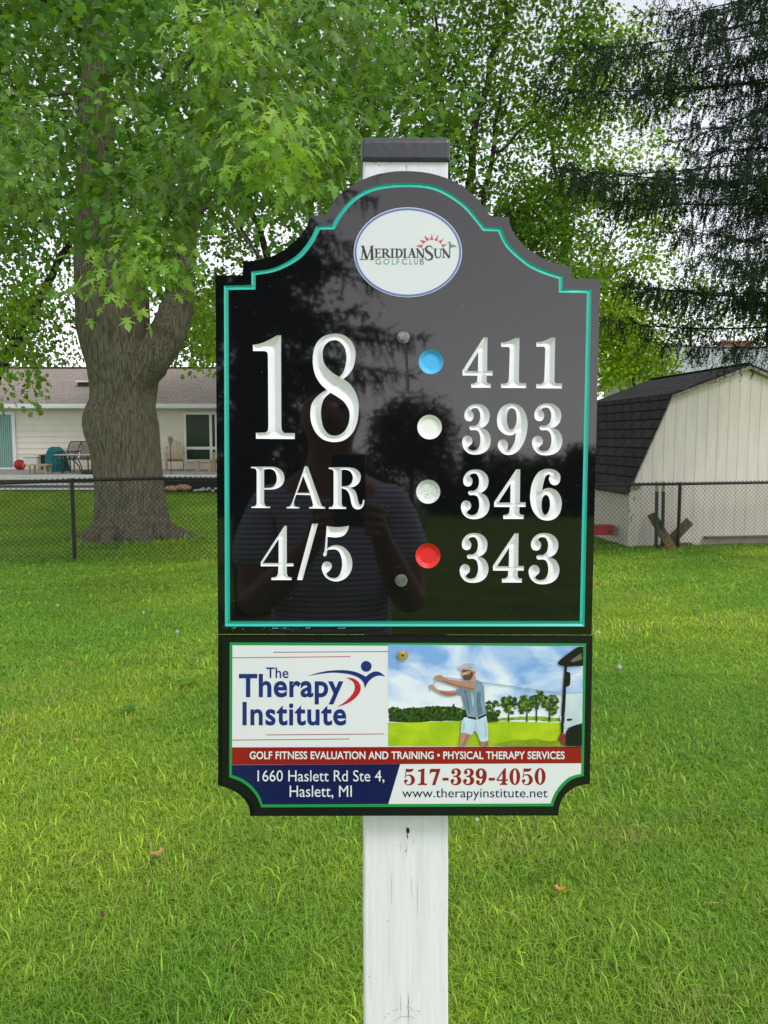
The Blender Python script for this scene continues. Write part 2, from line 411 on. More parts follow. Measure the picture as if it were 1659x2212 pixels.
H4 = [[(450,100,1),(503,100,1),(498,577,1),(577,577,1),(577,643,1),(492,643,1),(490,725,1),(512,755),(550,757,1),(550,817,1),(272,817,1),(272,762,1),(325,752),(355,725,1),(362,645,1),(148,643,1),(148,572,1)],
      [(372,310,1),(368,580,1),(205,580,1)]]
H1 = [[(697,178,1),(790,160),(905,110,1),(958,110,1),(948,710,1),(958,743),(985,752,1),(1053,752,1),(1053,822,1),(697,820,1),(697,760,1),(768,755),(798,732),(808,680,1),(820,280,1),(813,247),(795,237,1),(697,237,1)]]
H3 = [[(360,1048),(440,1065),(510,1125),(535,1210),(515,1310),(460,1370),(420,1385,1),(500,1430),(545,1520),(545,1610),(510,1690),(440,1745),(340,1767),(240,1750),(170,1685),(143,1595),(160,1530),(205,1497),(260,1510),(288,1560),(280,1610),(240,1650),(230,1675),(260,1700),(310,1708),(370,1680),(400,1600),(400,1510),(375,1440),(330,1418),(270,1420),(247,1395),(250,1370),(275,1357),(330,1355),(380,1315),(400,1240),(395,1170),(365,1115),(320,1105),(280,1120),(270,1145),(300,1180),(308,1220),(290,1275),(245,1295),(195,1275),(175,1220),(185,1155),(230,1090),(290,1055)]]
H9 = [[(860,1042),(960,1075),(1035,1160),(1070,1290),(1065,1430),(1030,1570),(960,1690),(880,1755),(800,1772),(720,1750),(660,1680),(650,1620),(670,1570),(720,1550),(770,1570),(795,1620),(790,1670),(785,1695),(810,1705),(850,1660),(890,1580),(908,1455,1),(870,1485),(800,1492),(720,1460),(660,1390),(638,1290),(650,1190),(700,1100),(780,1050)],
      [(850,1105),(900,1140),(918,1230),(912,1320),(880,1390),(840,1412),(805,1385),(782,1310),(780,1220),(800,1140)]]
H6 = [[(1385,93),(1470,115),(1530,170),(1538,240),(1515,300),(1460,327),(1405,305),(1377,250),(1380,205),(1395,185),(1375,172),(1330,200),(1300,290),(1278,405,1),(1320,375),(1400,367),(1490,410),(1545,500),(1558,600),(1530,720),(1460,800),(1350,828),(1240,795),(1150,690),(1110,540),(1118,380),(1160,240),(1230,140),(1310,100)],
      [(1335,460),(1375,500),(1392,590),(1375,690),(1330,747),(1290,720),(1272,640),(1275,550),(1295,490)]]
G7 = [[(358,155,1),(365,112,1),(460,112,1),(458,124,1),(412,262,1),(382,262,1),(422,142,1),(388,142),(374,147),(366,156,1)]]
G0 = [ell(50, 78, 50, 78, 40), ell(50, 78, 17, 67, 40)]
def glyph(g, Z, box=None, step=14):
    loops = []
    pts = np.array([p[:2] for p in g[0]], float); lo, hi = pts.min(0), pts.max(0)
    for L in g:
        c = np.array(curve(L, step)) if len(L) < 40 or len(L[0]) > 2 or g is H3 or g is G5 or g is GR else np.array(L)
        if box: c = np.stack([box[0] + (c[:, 0] - lo[0]) / (hi[0] - lo[0]) * (box[2] - box[0]), box[1] + (c[:, 1] - lo[1]) / (hi[1] - lo[1]) * (box[3] - box[1])], 1)
        loops.append([Z(p) for p in c])
    return loops

# ------------------------------------------------------------------ the sign: build
def build_sign():
    black = mat('gloss_black_board', (.005, .005, .006), .03, .72); black.node_tree.nodes['Principled BSDF'].inputs['Specular Tint'].default_value = (1, .94, .93, 1)
    edge_black = mat('black_board_edge', (.012, .012, .013), .35, .4, bump=.1, bscale=200)
    panel_black = mat('satin_black_panel', (.008, .009, .009), .22, .38, bump=.02, bscale=300)
    white_c = mat('carved_white_paint', (.77, .765, .79), .45, .3, bump=.05, bscale=900)
    teal = mat('teal_groove_paint', (.022, .44, .36), .3, .4)
    blue = mat('blue_marker_paint', (.07, .42, .78), .35, .4); red = mat('red_marker_paint', (.72, .02, .02), .3, .5)
    whitem = mat('white_marker_paint', (.80, .80, .77), .4, .4)
    silver = mat('worn_white_marker_paint', (.74, .76, .74), .45, .4, noise_amt=.22, nscale=260, bump=.25, bscale=400)
    wood = mat('white_post_paint', (.75, .74, .765), .5, .35, noise_amt=.1, nscale=14, bump=.12, bscale=16, stretch=(6, 6, .5), ramp=(.3, .55))
    capm = mat('black_plastic_cap', (.035, .036, .042), .38, .5, bump=.05, bscale=150)
    metal = mat('weathered_zinc', (.30, .30, .27), .45, .5, .8, noise_amt=.5, nscale=300)
    brass = mat('brass', (.80, .58, .22), .42, .5, 1.0)
    dark = mat('hole_dark', (.03, .02, .015), .8, .2)  # flat dark colour of the nail hole and screw socket
    pw = mat('print_white', (.70, .715, .735), .16, .4); pg = mat('print_green', (.02, .27, .06), .18, .4)
    pr = mat('print_red', (.27, .013, .012), .16, .4); pn = mat('print_navy', (.008, .013, .072), .16, .4)
    pb = mat('print_blue', (.013, .032, .17), .16, .4); prl = mat('print_line_red', (.38, .05, .05), .16, .4); pred2 = mat('print_crescent_red', (.50, .02, .03), .16, .4)
    bottom = P(878, 2212, -.019)
    k = bottom[2] / SV[2]; base = bottom - SV * k
    base[2] = 0
    root = empty('tee_sign', base, 'black golf tee sign for hole 18 bolted to a white wooden post', 'sign')

    # --- post
    BT = .019
    def post_pt(px, py, back): 
        return P(px, py, -BT) + RF * back
    mb = MB()
    lx0, rx0 = 783.5, 968.0; lx1, rx1 = 786.5, 968.5
    top, bot = 320, 2212
    rows = []
    ys = np.linspace(top, bot, 40)
    for i, y in enumerate(ys):
        t = (y - top) / (bot - top); jl = .5 * math.sin(y * .021) + .3 * math.sin(y * .057); jr = .4 * math.sin(y * .017 + 1)
        rows.append((P(lx0 + (lx1 - lx0) * t + jl, y, -BT), P(rx0 + (rx1 - rx0) * t + jr, y, -BT)))
    L, Rr = rows[-1]; f = (L[2] + .35) / SV[2]; rows.append((L - SV * f, Rr - SV * f))
    vs = []; fs = []
    for a, b in rows: vs += [a, b, b + RF * .089, a + RF * .089]
    for i in range(len(rows) - 1):
        for kk in range(4): fs.append((4 * i + kk, 4 * i + (kk + 1) % 4, 4 * i + 4 + (kk + 1) % 4, 4 * i + 4 + kk))
    fs += [(0, 1, 2, 3)]
    mb.add(vs, fs)
    post = mb.build('post', wood, root, bevel=.0025)
    post['label'] = 'white painted square wooden post'
    # cap
    mb = MB()
    prof = [(780, 345, .006), (780, 308, .006), (785, 299, .002)]
    c0, c1 = P(780.5, 346, -BT + .0045), P(973, 347, -BT + .0045); c2, c3 = P(973, 302, -BT + .0045), P(780.5, 302, -BT + .0045)
    W = RF * .098
    c4, c5 = P(968, 296, -BT), P(786, 296, -BT)
    i4, i5 = P(940, 293.5, -BT) + RF * .03, P(815, 293.5, -BT) + RF * .03
    vs = [c0, c1, c2, c3, c0 + W, c1 + W, c2 + W, c3 + W, c5, c4, c4 + RF * .089, c5 + RF * .089, i5, i4, i4 + RF * .035, i5 + RF * .035]
    fs = [(0, 1, 2, 3), (1, 5, 6, 2), (5, 4, 7, 6), (4, 0, 3, 7), (0, 4, 5, 1), (3, 2, 9, 8), (2, 6, 10, 9), (6, 7, 11, 10), (7, 3, 8, 11), (8, 9, 13, 12), (9, 10, 14, 13), (10, 11, 15, 14), (11, 8, 12, 15), (12, 13, 14, 15)]
    mb.add(vs, fs); mb.build('post_cap', capm, post, bevel=.005)
    # nail hole, cracks
    mb = MB(); flat(mb, [[(877, 1792), (880, 1787), (884, 1790), (885, 1797), (881, 1802), (878, 1798)]], -BT + .0004)
    flat(mb, [[(879, 1802), (881, 1802), (881.5, 1810), (880.5, 1813), (879.6, 1809)]], -BT + .0004); mb.build('nail_hole', dark, post)
    mb = MB(); rr = random.Random(4)
    def crack(x, y0, y1, w):
        n = 8; a = []; b = []
        for i in range(n + 1):
            y = y0 + (y1 - y0) * i / n; xx = x + rr.uniform(-.7, .7); ww = w * math.sin(math.pi * (i + .3) / (n + .6)) * rr.uniform(.6, 1.1)
            a.append((xx - ww / 2, y)); b.append((xx + ww / 2, y))
        flat(mb, [a + b[::-1]], -BT + .0003)
    crack(878, 352, 376, 1.1); crack(878, 1820, 1850, .7); crack(893, 1812, 1828, .7); crack(866, 1815, 1840, .6)
    crack(882, 2140, 2212, 1.3); crack(865, 2150, 2190, .9); crack(902, 1900, 1985, .6); crack(890, 1890, 1950, .5); crack(846, 1880, 1960, .5)
    for (x, y) in ((806, 350), (812, 352), (820, 357), (800, 362), (838, 349), (846, 351), (858, 348), (876, 1838), (862, 1826), (901, 2010), (838, 1990), (798, 2110)):
        q = rr.uniform(.6, 1.3); flat(mb, [ell(x, y, q * 1.3, q, 8)], -BT + .0003)
    for kk in range(2):                                   # flaked knot near the foot of the view
        r0 = 26 + kk * 19; pts = [(876 + r0 * math.cos(a) * 1.2 + rr.uniform(-2, 2), 2222 + r0 * math.sin(a) + rr.uniform(-3, 3)) for a in np.linspace(math.pi * 1.15, math.pi * (1.7 + .06 * kk), 22)]
        for p, q in zip(pts[:-1], pts[1:]):
            if rr.random() < .75: flat(mb, [stroke(p, q, rr.uniform(.3, .8))], -BT + .0003)
    cr = mb.build('paint_cracks', mat('cracked_paint_dark', (.13, .12, .10), .9, .1), post); cr['kind'] = 'stuff'  # dark strokes for cracks and flakes in the post paint

    # --- hole board
    outl = [ZT(p) for p in curve([(50,607,1),(162,605,1),(162,550,1),(240,540),(320,508),(390,450),(425,400),(433,361,1),(500,358,1),(545,290),(600,243),(680,203),(760,184),(840,180),(930,190),(1020,220),(1090,265),(1140,318),(1175,368,1),(1248,368,1),(1255,405),(1280,450),(1330,500),(1400,543),(1460,562),(1505,570,1),(1505,618,1),(1620,622,1)], 14)]
    outl = outl + [(1278, 1371.2), (471, 1369.6)]
    g_out = [ZT(p) for p in curve([(85,648,1),(197,645,1),(197,590,1),(290,575),(380,525),(435,460),(462,405,1),(525,402,1),(550,360),(610,290),(700,242),(840,228),(960,245),(1060,305),(1120,370),(1150,408,1),(1215,410,1),(1250,480),(1330,550),(1400,585),(1468,607,1),(1468,660,1),(1585,662,1)], 16)] + [(1262.5, 1353), (486, 1353)]
    g_in = [ZT(p) for p in curve([(103,665,1),(214,663,1),(214,605,1),(300,588),(392,540),(448,475),(477,419,1),(537,417,1),(562,370),(622,302),(708,258),(840,245),(950,260),(1050,318),(1108,380),(1142,424,1),(1203,426,1),(1238,492),(1320,565),(1390,600),(1452,620,1),(1452,676,1),(1567,678,1)], 16)] + [(1252.5, 1341.5), (497, 1341.5)]
    gl = {'carved_numerals': [(G1, ZA, None), (G8, ZA, None)], 'carved_par': [(GP, ZB, None), (GA, ZB, None), (GR, ZB, None)],
          'carved_par_values': [(G4, ZB, None), (GS, ZB, None), (G5, ZB, None)],
          'y1': [(H4, ZC, None), (H1, ZC, None), (H1, ZC, (1198, 104, 1562, 827))],
          'y2': [(H3, ZC, None), (H9, ZC, None), (H3, ZC, (1135, 1038, 1562, 1778))],
          'y3': [(H3, ZD, (126, 102, 528, 808)), (H4, ZD, (598, 100, 1045, 805)), (H6, ZD, None)],
          'y4': [(H3, ZD, (108, 1005, 513, 1712)), (H4, ZD, (582, 1008, 1020, 1708)), (H3, ZD, (1087, 1005, 1520, 1733))]}
    holes = [g_out, g_in]
    labels = {'carved_numerals': 'carved white number 18', 'carved_par': 'carved white word PAR', 'carved_par_values': 'carved white 4/5',
              'y1': 'carved white yardage 411', 'y2': 'carved white yardage 393', 'y3': 'carved white yardage 346', 'y4': 'carved white yardage 343'}
    meshes = []
    for key, L in gl.items():
        mb = MB()
        for g, Z, box in L:
            lp = glyph(g, Z, box); holes += lp; carve(mb, lp, 1.5 if key != 'carved_numerals' else 2.0)
        meshes.append((key, mb))
    marks = [((931, 781.5), 26.5, blue, 'blue'), ((928, 922.5), 26.5, whitem, 'white'), ((925, 1062), 26, silver, 'scuffed silver white'), ((924.5, 1200.5), 27, red, 'red')]
    mk = []
    for c, r, m, nm in marks:
        lp = ell(c[0], c[1], r, r, 40); holes.append(lp); mb = MB(); carve(mb, [lp], 2.2, .8, 7.0); mk.append((mb, m, nm))
    mb = MB(); v, f = cdt([outl] + holes); mb.add([P(p[0], p[1], 0) for p in v], f.tolist(), 0)
    n = len(outl); mb.add([P(*p, 0) for p in outl] + [P(*p, -BT) for p in outl], [(i, (i + 1) % n, n + (i + 1) % n, n + i) for i in range(n)], 1)
    flat(mb, [outl], -BT, 1)
    board = mb.build('hole_board', [black, edge_black], root)
    board['label'] = 'glossy black stepped-arch board with carved white yardages'
    mb = MB(); carve(mb, [g_out, g_in], 2.4, .7); mb.build('teal_groove', teal, board)
    for key, mb in meshes:
        o = mb.build('carved_yardage' if key[0] == 'y' else key, white_c, board); o['label'] = labels[key]
    for mb, m, nm in mk:
        o = mb.build('tee_marker', m, board); o['label'] = nm + ' recessed tee marker disc'
    # bolts
    for (bx, by) in ((871.5, 728), (867, 1254)):
        mb = MB()
        slab(mb, ell(bx, by, 13.5, 13.5, 32), .0003, .002); slab(mb, ell(bx + .5, by - .5, 9.5, 9.5, 6, .3), .002, .0065); slab(mb, ell(bx + .5, by - .5, 5, 5, 20), .0065, .0075)
        mb.build('bolt', metal, board, bevel=.0004)
    mb = MB(); slab(mb, [(867, 742), (874, 742), (877, 748), (881, 760), (882, 800), (884, 850), (880, 851), (877, 800), (875, 762)], .0001, .0006)
    slab(mb, ell(871.5, 728, 15.5, 15.5, 30), .0001, .0003)
    mb.build('tar_drip', mat('tar_drip', (.02, .02, .021), .5, .3, bump=.4, bscale=400), board)
    mb = MB(); rr = random.Random(9)
    for i in range(150):
        x, y = rr.uniform(500, 1250), rr.uniform(520, 1335)
        if i > 110: x, y = rr.uniform(480, 720), rr.uniform(1354, 1362)
        q = rr.uniform(.25, .7); flat(mb, [ell(x, y, q, q, 6)], .00012)
    for x0 in (503, 588, 612, 660, 730, 735):
        flat(mb, [stroke((x0, 1357), (x0 + rr.uniform(6, 14), 1356 + rr.uniform(-2, 2)), 1.2)], .00012)
    sp = mb.build('dust_specks', mat('pale_dust', (.35, .36, .36), .8, .2), board); sp['kind'] = 'stuff'
    # oval badge
    ink = mat('badge_ink', (.05, .04, .046), .4, .3); bring = mat('badge_blue_ring', (.12, .17, .48), .35, .4); bw = mat('badge_white', (.66, .675, .69), .3, .4)
    bgreen = mat('badge_green', (.10, .33, .15), .4, .3); bblue = mat('badge_blue', (.10, .15, .36), .4, .3); bred = mat('badge_red', (.55, .10, .10), .4, .3)
    def oval(rx, ry): return [ZF(p) for p in ell(781, 669, rx, ry, 72)]
    mb = MB(); slab(mb, oval(737, 612), .0001, .0010, 0, back=False); flat(mb, [oval(727, 602), oval(700, 575)], .0012, 1)
    st = []
    def S(x1, y1, x2, y2, w): st.append(stroke((x1, y1), (x2, y2), w))
    S(151, 768, 176, 585, 13); S(125, 767, 198, 767, 8); S(168, 582, 224, 768, 33); S(222, 766, 292, 585, 12); S(288, 582, 297, 768, 33); S(262, 767, 324, 767, 8); S(138, 581, 182, 581, 8); S(284, 581, 314, 581, 8)
    S(353, 619, 353, 740, 24); S(322, 621, 412, 621, 9); S(409, 618, 411, 645, 8); S(353, 675, 398, 675, 10); S(398, 662, 398, 688, 7); S(326, 737, 416, 737, 9); S(415, 712, 412, 740, 9)
    S(449, 619, 449, 740, 24); S(424, 621, 482, 621, 9); S(424, 737, 478, 737, 9); S(478, 680, 532, 738, 24); S(520, 737, 548, 737, 8)
    st += spl([(455, 623), (490, 626), (508, 650), (490, 675), (455, 680)], [8, 14, 24, 14, 8])
    S(570, 619, 570, 740, 24); S(543, 621, 598, 621, 9); S(543, 737, 598, 737, 9)
    S(632, 619, 632, 740, 24); S(605, 621, 650, 621, 9); S(605, 737, 650, 737, 9)
    st += spl([(640, 622), (678, 630), (697, 655), (698, 690), (680, 725), (640, 736)], [9, 16, 26, 26, 16, 9])
    S(740, 619, 740, 740, 24); S(713, 621, 768, 621, 9); S(713, 737, 768, 737, 9)
    S(793, 738, 838, 618, 11); S(833, 612, 872, 738, 27); S(808, 698, 852, 698, 8); S(772, 737, 816, 737, 8); S(846, 737, 894, 737, 8)
    S(914, 619, 914, 740, 11); S(905, 617, 992, 742, 27); S(993, 619, 993, 738, 12); S(890, 621, 925, 621, 8); S(893, 737, 936, 737, 8); S(974, 621, 1010, 621, 8)
    st += spl([(1113, 622), (1105, 592), (1070, 582), (1032, 602), (1035, 645), (1075, 677), (1108, 708), (1108, 748), (1068, 770), (1028, 762), (1014, 728)], [8, 12, 16, 26, 32, 36, 32, 26, 16, 12, 8])
    st += spl([(1155, 620), (1155, 690), (1170, 732), (1200, 740), (1225, 722), (1230, 680), (1230, 620)], [24, 24, 20, 12, 10, 10, 10]); S(1130, 621, 1180, 621, 8); S(1212, 621, 1250, 621, 8)
    S(1268, 619, 1268, 740, 11); S(1256, 617, 1347, 744, 27); S(1349, 744, 1353, 528, 11); S(1322, 532, 1364, 530, 8); S(1246, 737, 1290, 737, 8); S(1240, 621, 1275, 621, 8)
    v, f = union(st); mb.add([P(*ZF(p), .0013) for p in v], f, 2)
    for ch, x0, x1, mi in (('G', 340, 416, 3), ('O', 450, 530, 3), ('L', 566, 600, 3), ('F', 628, 668, 3), ('C', 700, 770, 4), ('L', 808, 838, 4), ('U', 870, 916, 4), ('B', 946, 998, 4)):
        put_text(mb, ZF, ch, (x0, 755, x1, 832), .0013, mi, offset=-.005)
    tips = [(890, 572), (940, 490), (1012, 436), (1097, 412), (1185, 425), (1262, 472), (1315, 542)]; bas = [(978, 590), (1008, 538), (1052, 508), (1110, 498), (1168, 510), (1218, 538), (1250, 590)]
    for (tx, ty), (bx, by) in zip(tips, bas):
        d = np.array([tx - bx, ty - by], float); nn = np.array([-d[1], d[0]]); nn /= np.linalg.norm(nn); sg = 1 if tx < 1090 else -1
        b = np.array([bx, by]); q = [b + nn * 24, b + d * .3 + nn * (16 + 5 * sg), b + d * .65 + nn * (10 - 0 * sg) * .9 - nn * 6 * sg, b + d, b + d * .62 - nn * (6 + 8 * sg), b + d * .3 - nn * (17 - 3 * sg), b - nn * 24]
        loop = curve([(*q[0], 1), tuple(q[1]), tuple(q[2]), (*q[3], 1), tuple(q[4]), tuple(q[5]), (*q[6], 1)], 8)
        v, f = cdt([[ZF(p) for p in loop]]); mb.add([P(*p, .0012) for p in v], f.tolist(), 5)
    flag = curve([(1362, 552, 1), (1395, 563), (1430, 575), (1448, 602, 1), (1410, 590), (1385, 606), (1362, 600, 1)], 8); v, f = cdt([[ZF(p) for p in flag]]); mb.add([P(*p, .0012) for p in v], f.tolist(), 3)
    badge = mb.build('oval_badge', [bw, bring, ink, bgreen, bblue, bred], board, fix=False); badge['label'] = 'white oval badge with blue rim reading MeridianSun Golf Club under a red sun'

    # --- sponsor panel: black backing with printed front
    PH = .006
    back = [ZP(p) for p in curve([(20,42,1),(1630,45,1),(1618,684,1),(1560,695),(1512,730),(1490,770),(1482,820,1),(158,822,1),(152,780),(120,735),(70,705),(20,690,1)], 20)]
    front = [ZP(p) for p in curve([(40,52,1),(1630,55,1),(1618,680,1),(1562,690),(1514,726),(1491,768),(1482,816,1),(174,820,1),(168,778),(135,735),(88,705),(38,690,1)], 20)]
    mb = MB(); slab(mb, back, -.019, -.001); slab(mb, front, -.0009, PH)
    panel = mb.build('sponsor_panel', panel_black, root, bevel=.001); panel['label'] = 'black panel with notched lower corners carrying a printed advertisement'
    gb = [ZP(p) for p in curve([(70,76,1),(1602,80,1),(1592,650,1),(1540,665),(1496,706),(1472,742),(1460,780,1),(206,785,1),(190,745),(160,705),(115,672),(68,655,1)], 20)]
    wb = [ZP(p) for p in curve([(82,88,1),(1590,92,1),(1581,640,1),(1530,655),(1484,698),(1460,738),(1450,768,1),(212,772,1),(200,738),(170,697),(125,662),(80,645,1)], 20)]
    mb = MB(); flat(mb, [gb, wb], PH + .0003); mb.build('green_border', pg, panel)
    mb = MB(); flat(mb, [wb], PH + .0002); mb.build('print_sheet', pw, panel)
    h1, h2 = PH + .0004, PH + .0006
    band = [ZP(p) for p in ((80, 527), (1583, 523), (1582, 595), (80, 602))]
    mb = MB(); flat(mb, [band], h1); mb.build('red_band', pr, panel)
    navy = [ZP(p) for p in curve([(80,603,1),(803,599,1),(752,770,1),(212,772,1),(200,738),(170,697),(125,662),(80,645,1)], 20)]
    mb = MB(); flat(mb, [navy], h1); mb.build('navy_block', pn, panel)
    mb = MB(); put_text(mb, ZP, 'GOLF FITNESS EVALUATION AND TRAINING \u2022 PHYSICAL THERAPY SERVICES', (156, 544, 1510, 578), h2, offset=.02, spacing=1.02); mb.build('lettering', pw, panel, fix=False)
    mb = MB(); put_text(mb, ZP, '1660 Haslett Rd Ste 4,', (190, 625, 735, 681), h2); put_text(mb, ZP, 'Haslett, MI', (328, 691, 595, 748), h2); mb.build('lettering', pw, panel, fix=False)
    mb = MB(); put_text(mb, ZP, 'www.therapyinstitute.net', (812, 703, 1437, 755), h1); mb.build('lettering', pn, panel, fix=False)
    mb = MB(); x = 0
    for g, b in ((G5, (122, 110, 222, 265)), (H1, (250, 109, 335, 264)), (G7, (358, 112, 460, 264)), (H3, (555, 108, 655, 265)), (H3, (672, 108, 775, 265)), (H9, (790, 107, 892, 265)), (H4, (985, 106, 1090, 262)), (G0, (1105, 107, 1205, 264)), (G5, (1222, 106, 1322, 264)), (G0, (1340, 105, 1442, 262))):
        if g is G0: lp = [[ZN((b[0] + p[0] / 100 * (b[2] - b[0]), b[1] + p[1] / 156 * (b[3] - b[1]))) for p in L] for L in G0]
        else: lp = glyph(g, ZN, b)
        flat(mb, lp, h1)
    for a in (480, 912): flat(mb, [[ZN(p) for p in ((a, 196), (a + 57, 195), (a + 57, 221), (a, 222))]], h1)
    mb.build('phone_number', pr, panel, fix=False)
    for p, q in (((458, 73), (1626, 66)), ((40, 130), (1245, 117)), ((382, 917), (1590, 907)), ((38, 970), (1235, 958))): mb = MB(); flat(mb, [[ZL(c) for c in stroke(p, q, 7)]], h1); mb.build('rule_line', prl, panel)
    mb = MB(); put_text(mb, ZL, 'The', (385, 228, 612, 338), h1, offset=.01); put_text(mb, ZL, 'Therapy', (106, 294, 1172, 606), h1, offset=.026, spacing=1.05); put_text(mb, ZL, 'Institute', (142, 580, 1202, 822), h1, offset=.024, spacing=1.08)
    mb.build('lettering', pb, panel, fix=False)
    mb = MB(); flat(mb, [[ZL(p) for p in ell(1405, 217, 55, 55, 40)]], h1)
    sw = curve([(805,317,1),(900,287),(1010,264),(1150,255),(1260,265),(1340,290),(1400,322,1),(1450,285),(1500,268),(1550,280),(1598,320,1),(1530,312),(1470,335),(1420,385),(1392,440,1),(1375,380),(1330,335),(1260,305),(1170,288),(1060,282),(950,292)], 12); flat(mb, [[ZL(p) for p in sw]], h1, 0)
    cs = curve([(1195,332,1),(1270,340),(1325,375),(1350,435),(1330,500),(1270,560),(1190,605),(1105,632,1),(1180,585),(1240,530),(1280,470),(1288,420),(1265,370)], 12); flat(mb, [[ZL(p) for p in cs]], h1, 1)
    mb.build('figure_logo', [pb, pred2], panel, fix=False)
    # printed photograph
    sk = bpy.data.materials.new('printed_sky'); sk.use_nodes = True; n, l = sk.node_tree.nodes, sk.node_tree.links; b = n['Principled BSDF']; b.inputs['Roughness'].default_value = .16
    tc = n.new('ShaderNodeTexCoord'); mp = n.new('ShaderNodeMapping'); mp.inputs['Scale'].default_value = (1, 1, 1.7)
    t = n.new('ShaderNodeTexNoise'); t.inputs['Scale'].default_value = 14; t.inputs['Detail'].default_value = 7; t.inputs['Roughness'].default_value = .55; t.inputs['Distortion'].default_value = .5
    l.new(tc.outputs['Object'], mp.inputs[0]); l.new(mp.outputs[0], t.inputs['Vector'])
    sep = n.new('ShaderNodeSeparateXYZ'); l.new(tc.outputs['Object'], sep.inputs[0])
    zlo = float(P(*ZG((93, 620)), 0)[2] - base[2]); zhi = float(P(*ZG((93, 40)), 0)[2] - base[2])
    mr = n.new('ShaderNodeMapRange'); mr.inputs[1].default_value = zlo; mr.inputs[2].default_value = zhi; mr.inputs[3].default_value = .20; mr.inputs[4].default_value = -.04; l.new(sep.outputs[2], mr.inputs[0])
    ad = n.new('ShaderNodeMath'); ad.operation = 'ADD'; l.new(t.outputs[0], ad.inputs[0]); l.new(mr.outputs[0], ad.inputs[1])
    rp = n.new('ShaderNodeValToRGB'); rp.color_ramp.elements[0].position = .44; rp.color_ramp.elements[1].position = .64; rp.color_ramp.elements[0].color = (.20, .38, .72, 1); rp.color_ramp.elements[1].color = (.74, .78, .86, 1)
    e = rp.color_ramp.elements.new(.53); e.color = (.44, .58, .82, 1)
    l.new(ad.outputs[0], rp.inputs[0]); l.new(rp.outputs[0], b.inputs['Base Color'])
    ML = [sk]; idx = {}
    def pm(name, col, amt=.0, sc=150, c2=None):
        m = mat('printed_' + name, col, .16, .4, noise_amt=amt, nscale=sc, col2=c2); ML.append(m); idx[name] = len(ML) - 1; return idx[name]
    pm('turf', (.44, .58, .02), 0, 60, (.30, .47, .015)); pm('wood', (.045, .10, .02), 0, 320, (.008, .02, .008)); pm('tree', (.16, .28, .03), 0, 260, (.02, .045, .012)); pm('hedge', (.30, .47, .05), 0, 200, (.12, .24, .02))
    pm('skin', (.50, .27, .19), .25, 60); pm('beard', (.10, .06, .05)); pm('cap', (.50, .48, .58), .2, 60); pm('shirt', (.22, .32, .42), .35, 45); pm('belt', (.01, .01, .015)); pm('shorts', (.52, .68, .80), .18, 45)
    pm('cart', (.012, .012, .014)); pm('glass', (.58, .70, .76), .2, 60); pm('cart_red', (.22, .03, .04)); pm('cord', (.28, .36, .42)); pm('tan', (.16, .13, .09)); pm('shade', (.24, .36, .02), .3, 120); pm('shirt_fold', (.12, .19, .27), .3, 60); pm('shirt_light', (.36, .46, .56)); pm('short_fold', (.36, .50, .64)); pm('skin_dark', (.30, .14, .09)); pm('cheek', (.60, .36, .27))
    mb = MB(); step = .000005; h = [h1]
    def poly(pts, name, sm=True):
        h[0] += step; L = curve([(*p[:2],) if sm and len(p) == 2 else (*p[:2], 1) for p in pts], 14); flat(mb, [[ZG(p) for p in L]], h[0], idx[name])
    flat(mb, [[ZG(p) for p in ((93, 35), (1575, 50), (1565, 808), (93, 805))]], h1, 0)
    C = lambda L: [(*p, 1) for p in L]
    rr = random.Random(3)
    def jag(pts, amp, k=5):
        out = []
        for p, q in zip(pts, pts[1:] + pts[:1]):
            for i in range(k):
                t = i / k; out.append((p[0] + (q[0] - p[0]) * t + rr.uniform(-amp, amp), p[1] + (q[1] - p[1]) * t + rr.uniform(-amp, amp), 1))
        return out
    poly(C([(93, 628), (500, 620), (700, 612), (1410, 628), (1430, 808), (93, 806)]), 'turf')
    poly(jag([(860, 622), (1100, 608), (1405, 622), (1400, 590), (1200, 580), (950, 588)], 4), 'hedge')
    poly(jag([(97, 624), (97, 520), (140, 505), (190, 525), (260, 512), (330, 516), (400, 505), (460, 500), (520, 508), (560, 507), (620, 515), (680, 530), (700, 575), (660, 610), (500, 622)], 6), 'wood')
    poly(jag([(545, 612), (570, 520), (590, 480), (612, 525), (640, 608)], 3), 'wood')
    for k in range(34):
        bx, by = rr.uniform(110, 670), rr.uniform(512, 585); r0 = rr.uniform(8, 18)
        poly([(bx + r0 * math.cos(t) * rr.uniform(.5, 1.2), by + r0 * .7 * math.sin(t) * rr.uniform(.5, 1.2), 1) for t in np.linspace(0, 2 * math.pi, 11)[:-1]], 'tree' if rr.random() < .55 and by < 550 else 'wood')
    for (cx, cy, rx, ry, tr) in ((885, 520, 60, 88, 885), (1012, 478, 62, 70, 1008), (1135, 478, 55, 72, 1147), (1235, 448, 72, 78, 1220), (1345, 478, 50, 72, 1320)):
        poly(C([(tr - 5, 622), (tr - 4, cy), (tr + 4, cy), (tr + 6, 622)]), 'wood')
        for (dx, dy) in ((-.5, .2), (.5, .15), (-.25, -.3), (.3, -.25)): poly([(*p, 1) for p in stroke((tr, cy + ry * .8), (cx + rx * dx, cy + ry * dy), 5)], 'wood')
        for k in range(46):
            a = rr.uniform(0, 6.28); q = rr.random() ** .5; bx, by = cx + rx * .92 * q * math.cos(a), cy + 14 + ry * .95 * q * math.sin(a); r0 = rr.uniform(11, 23)
            poly([(bx + r0 * math.cos(t) * rr.uniform(.5, 1.2), by + r0 * .8 * math.sin(t) * rr.uniform(.5, 1.2), 1) for t in np.linspace(0, 2 * math.pi, 13)[:-1]], 'wood' if (k < 22 or rr.random() < .3) else 'tree')
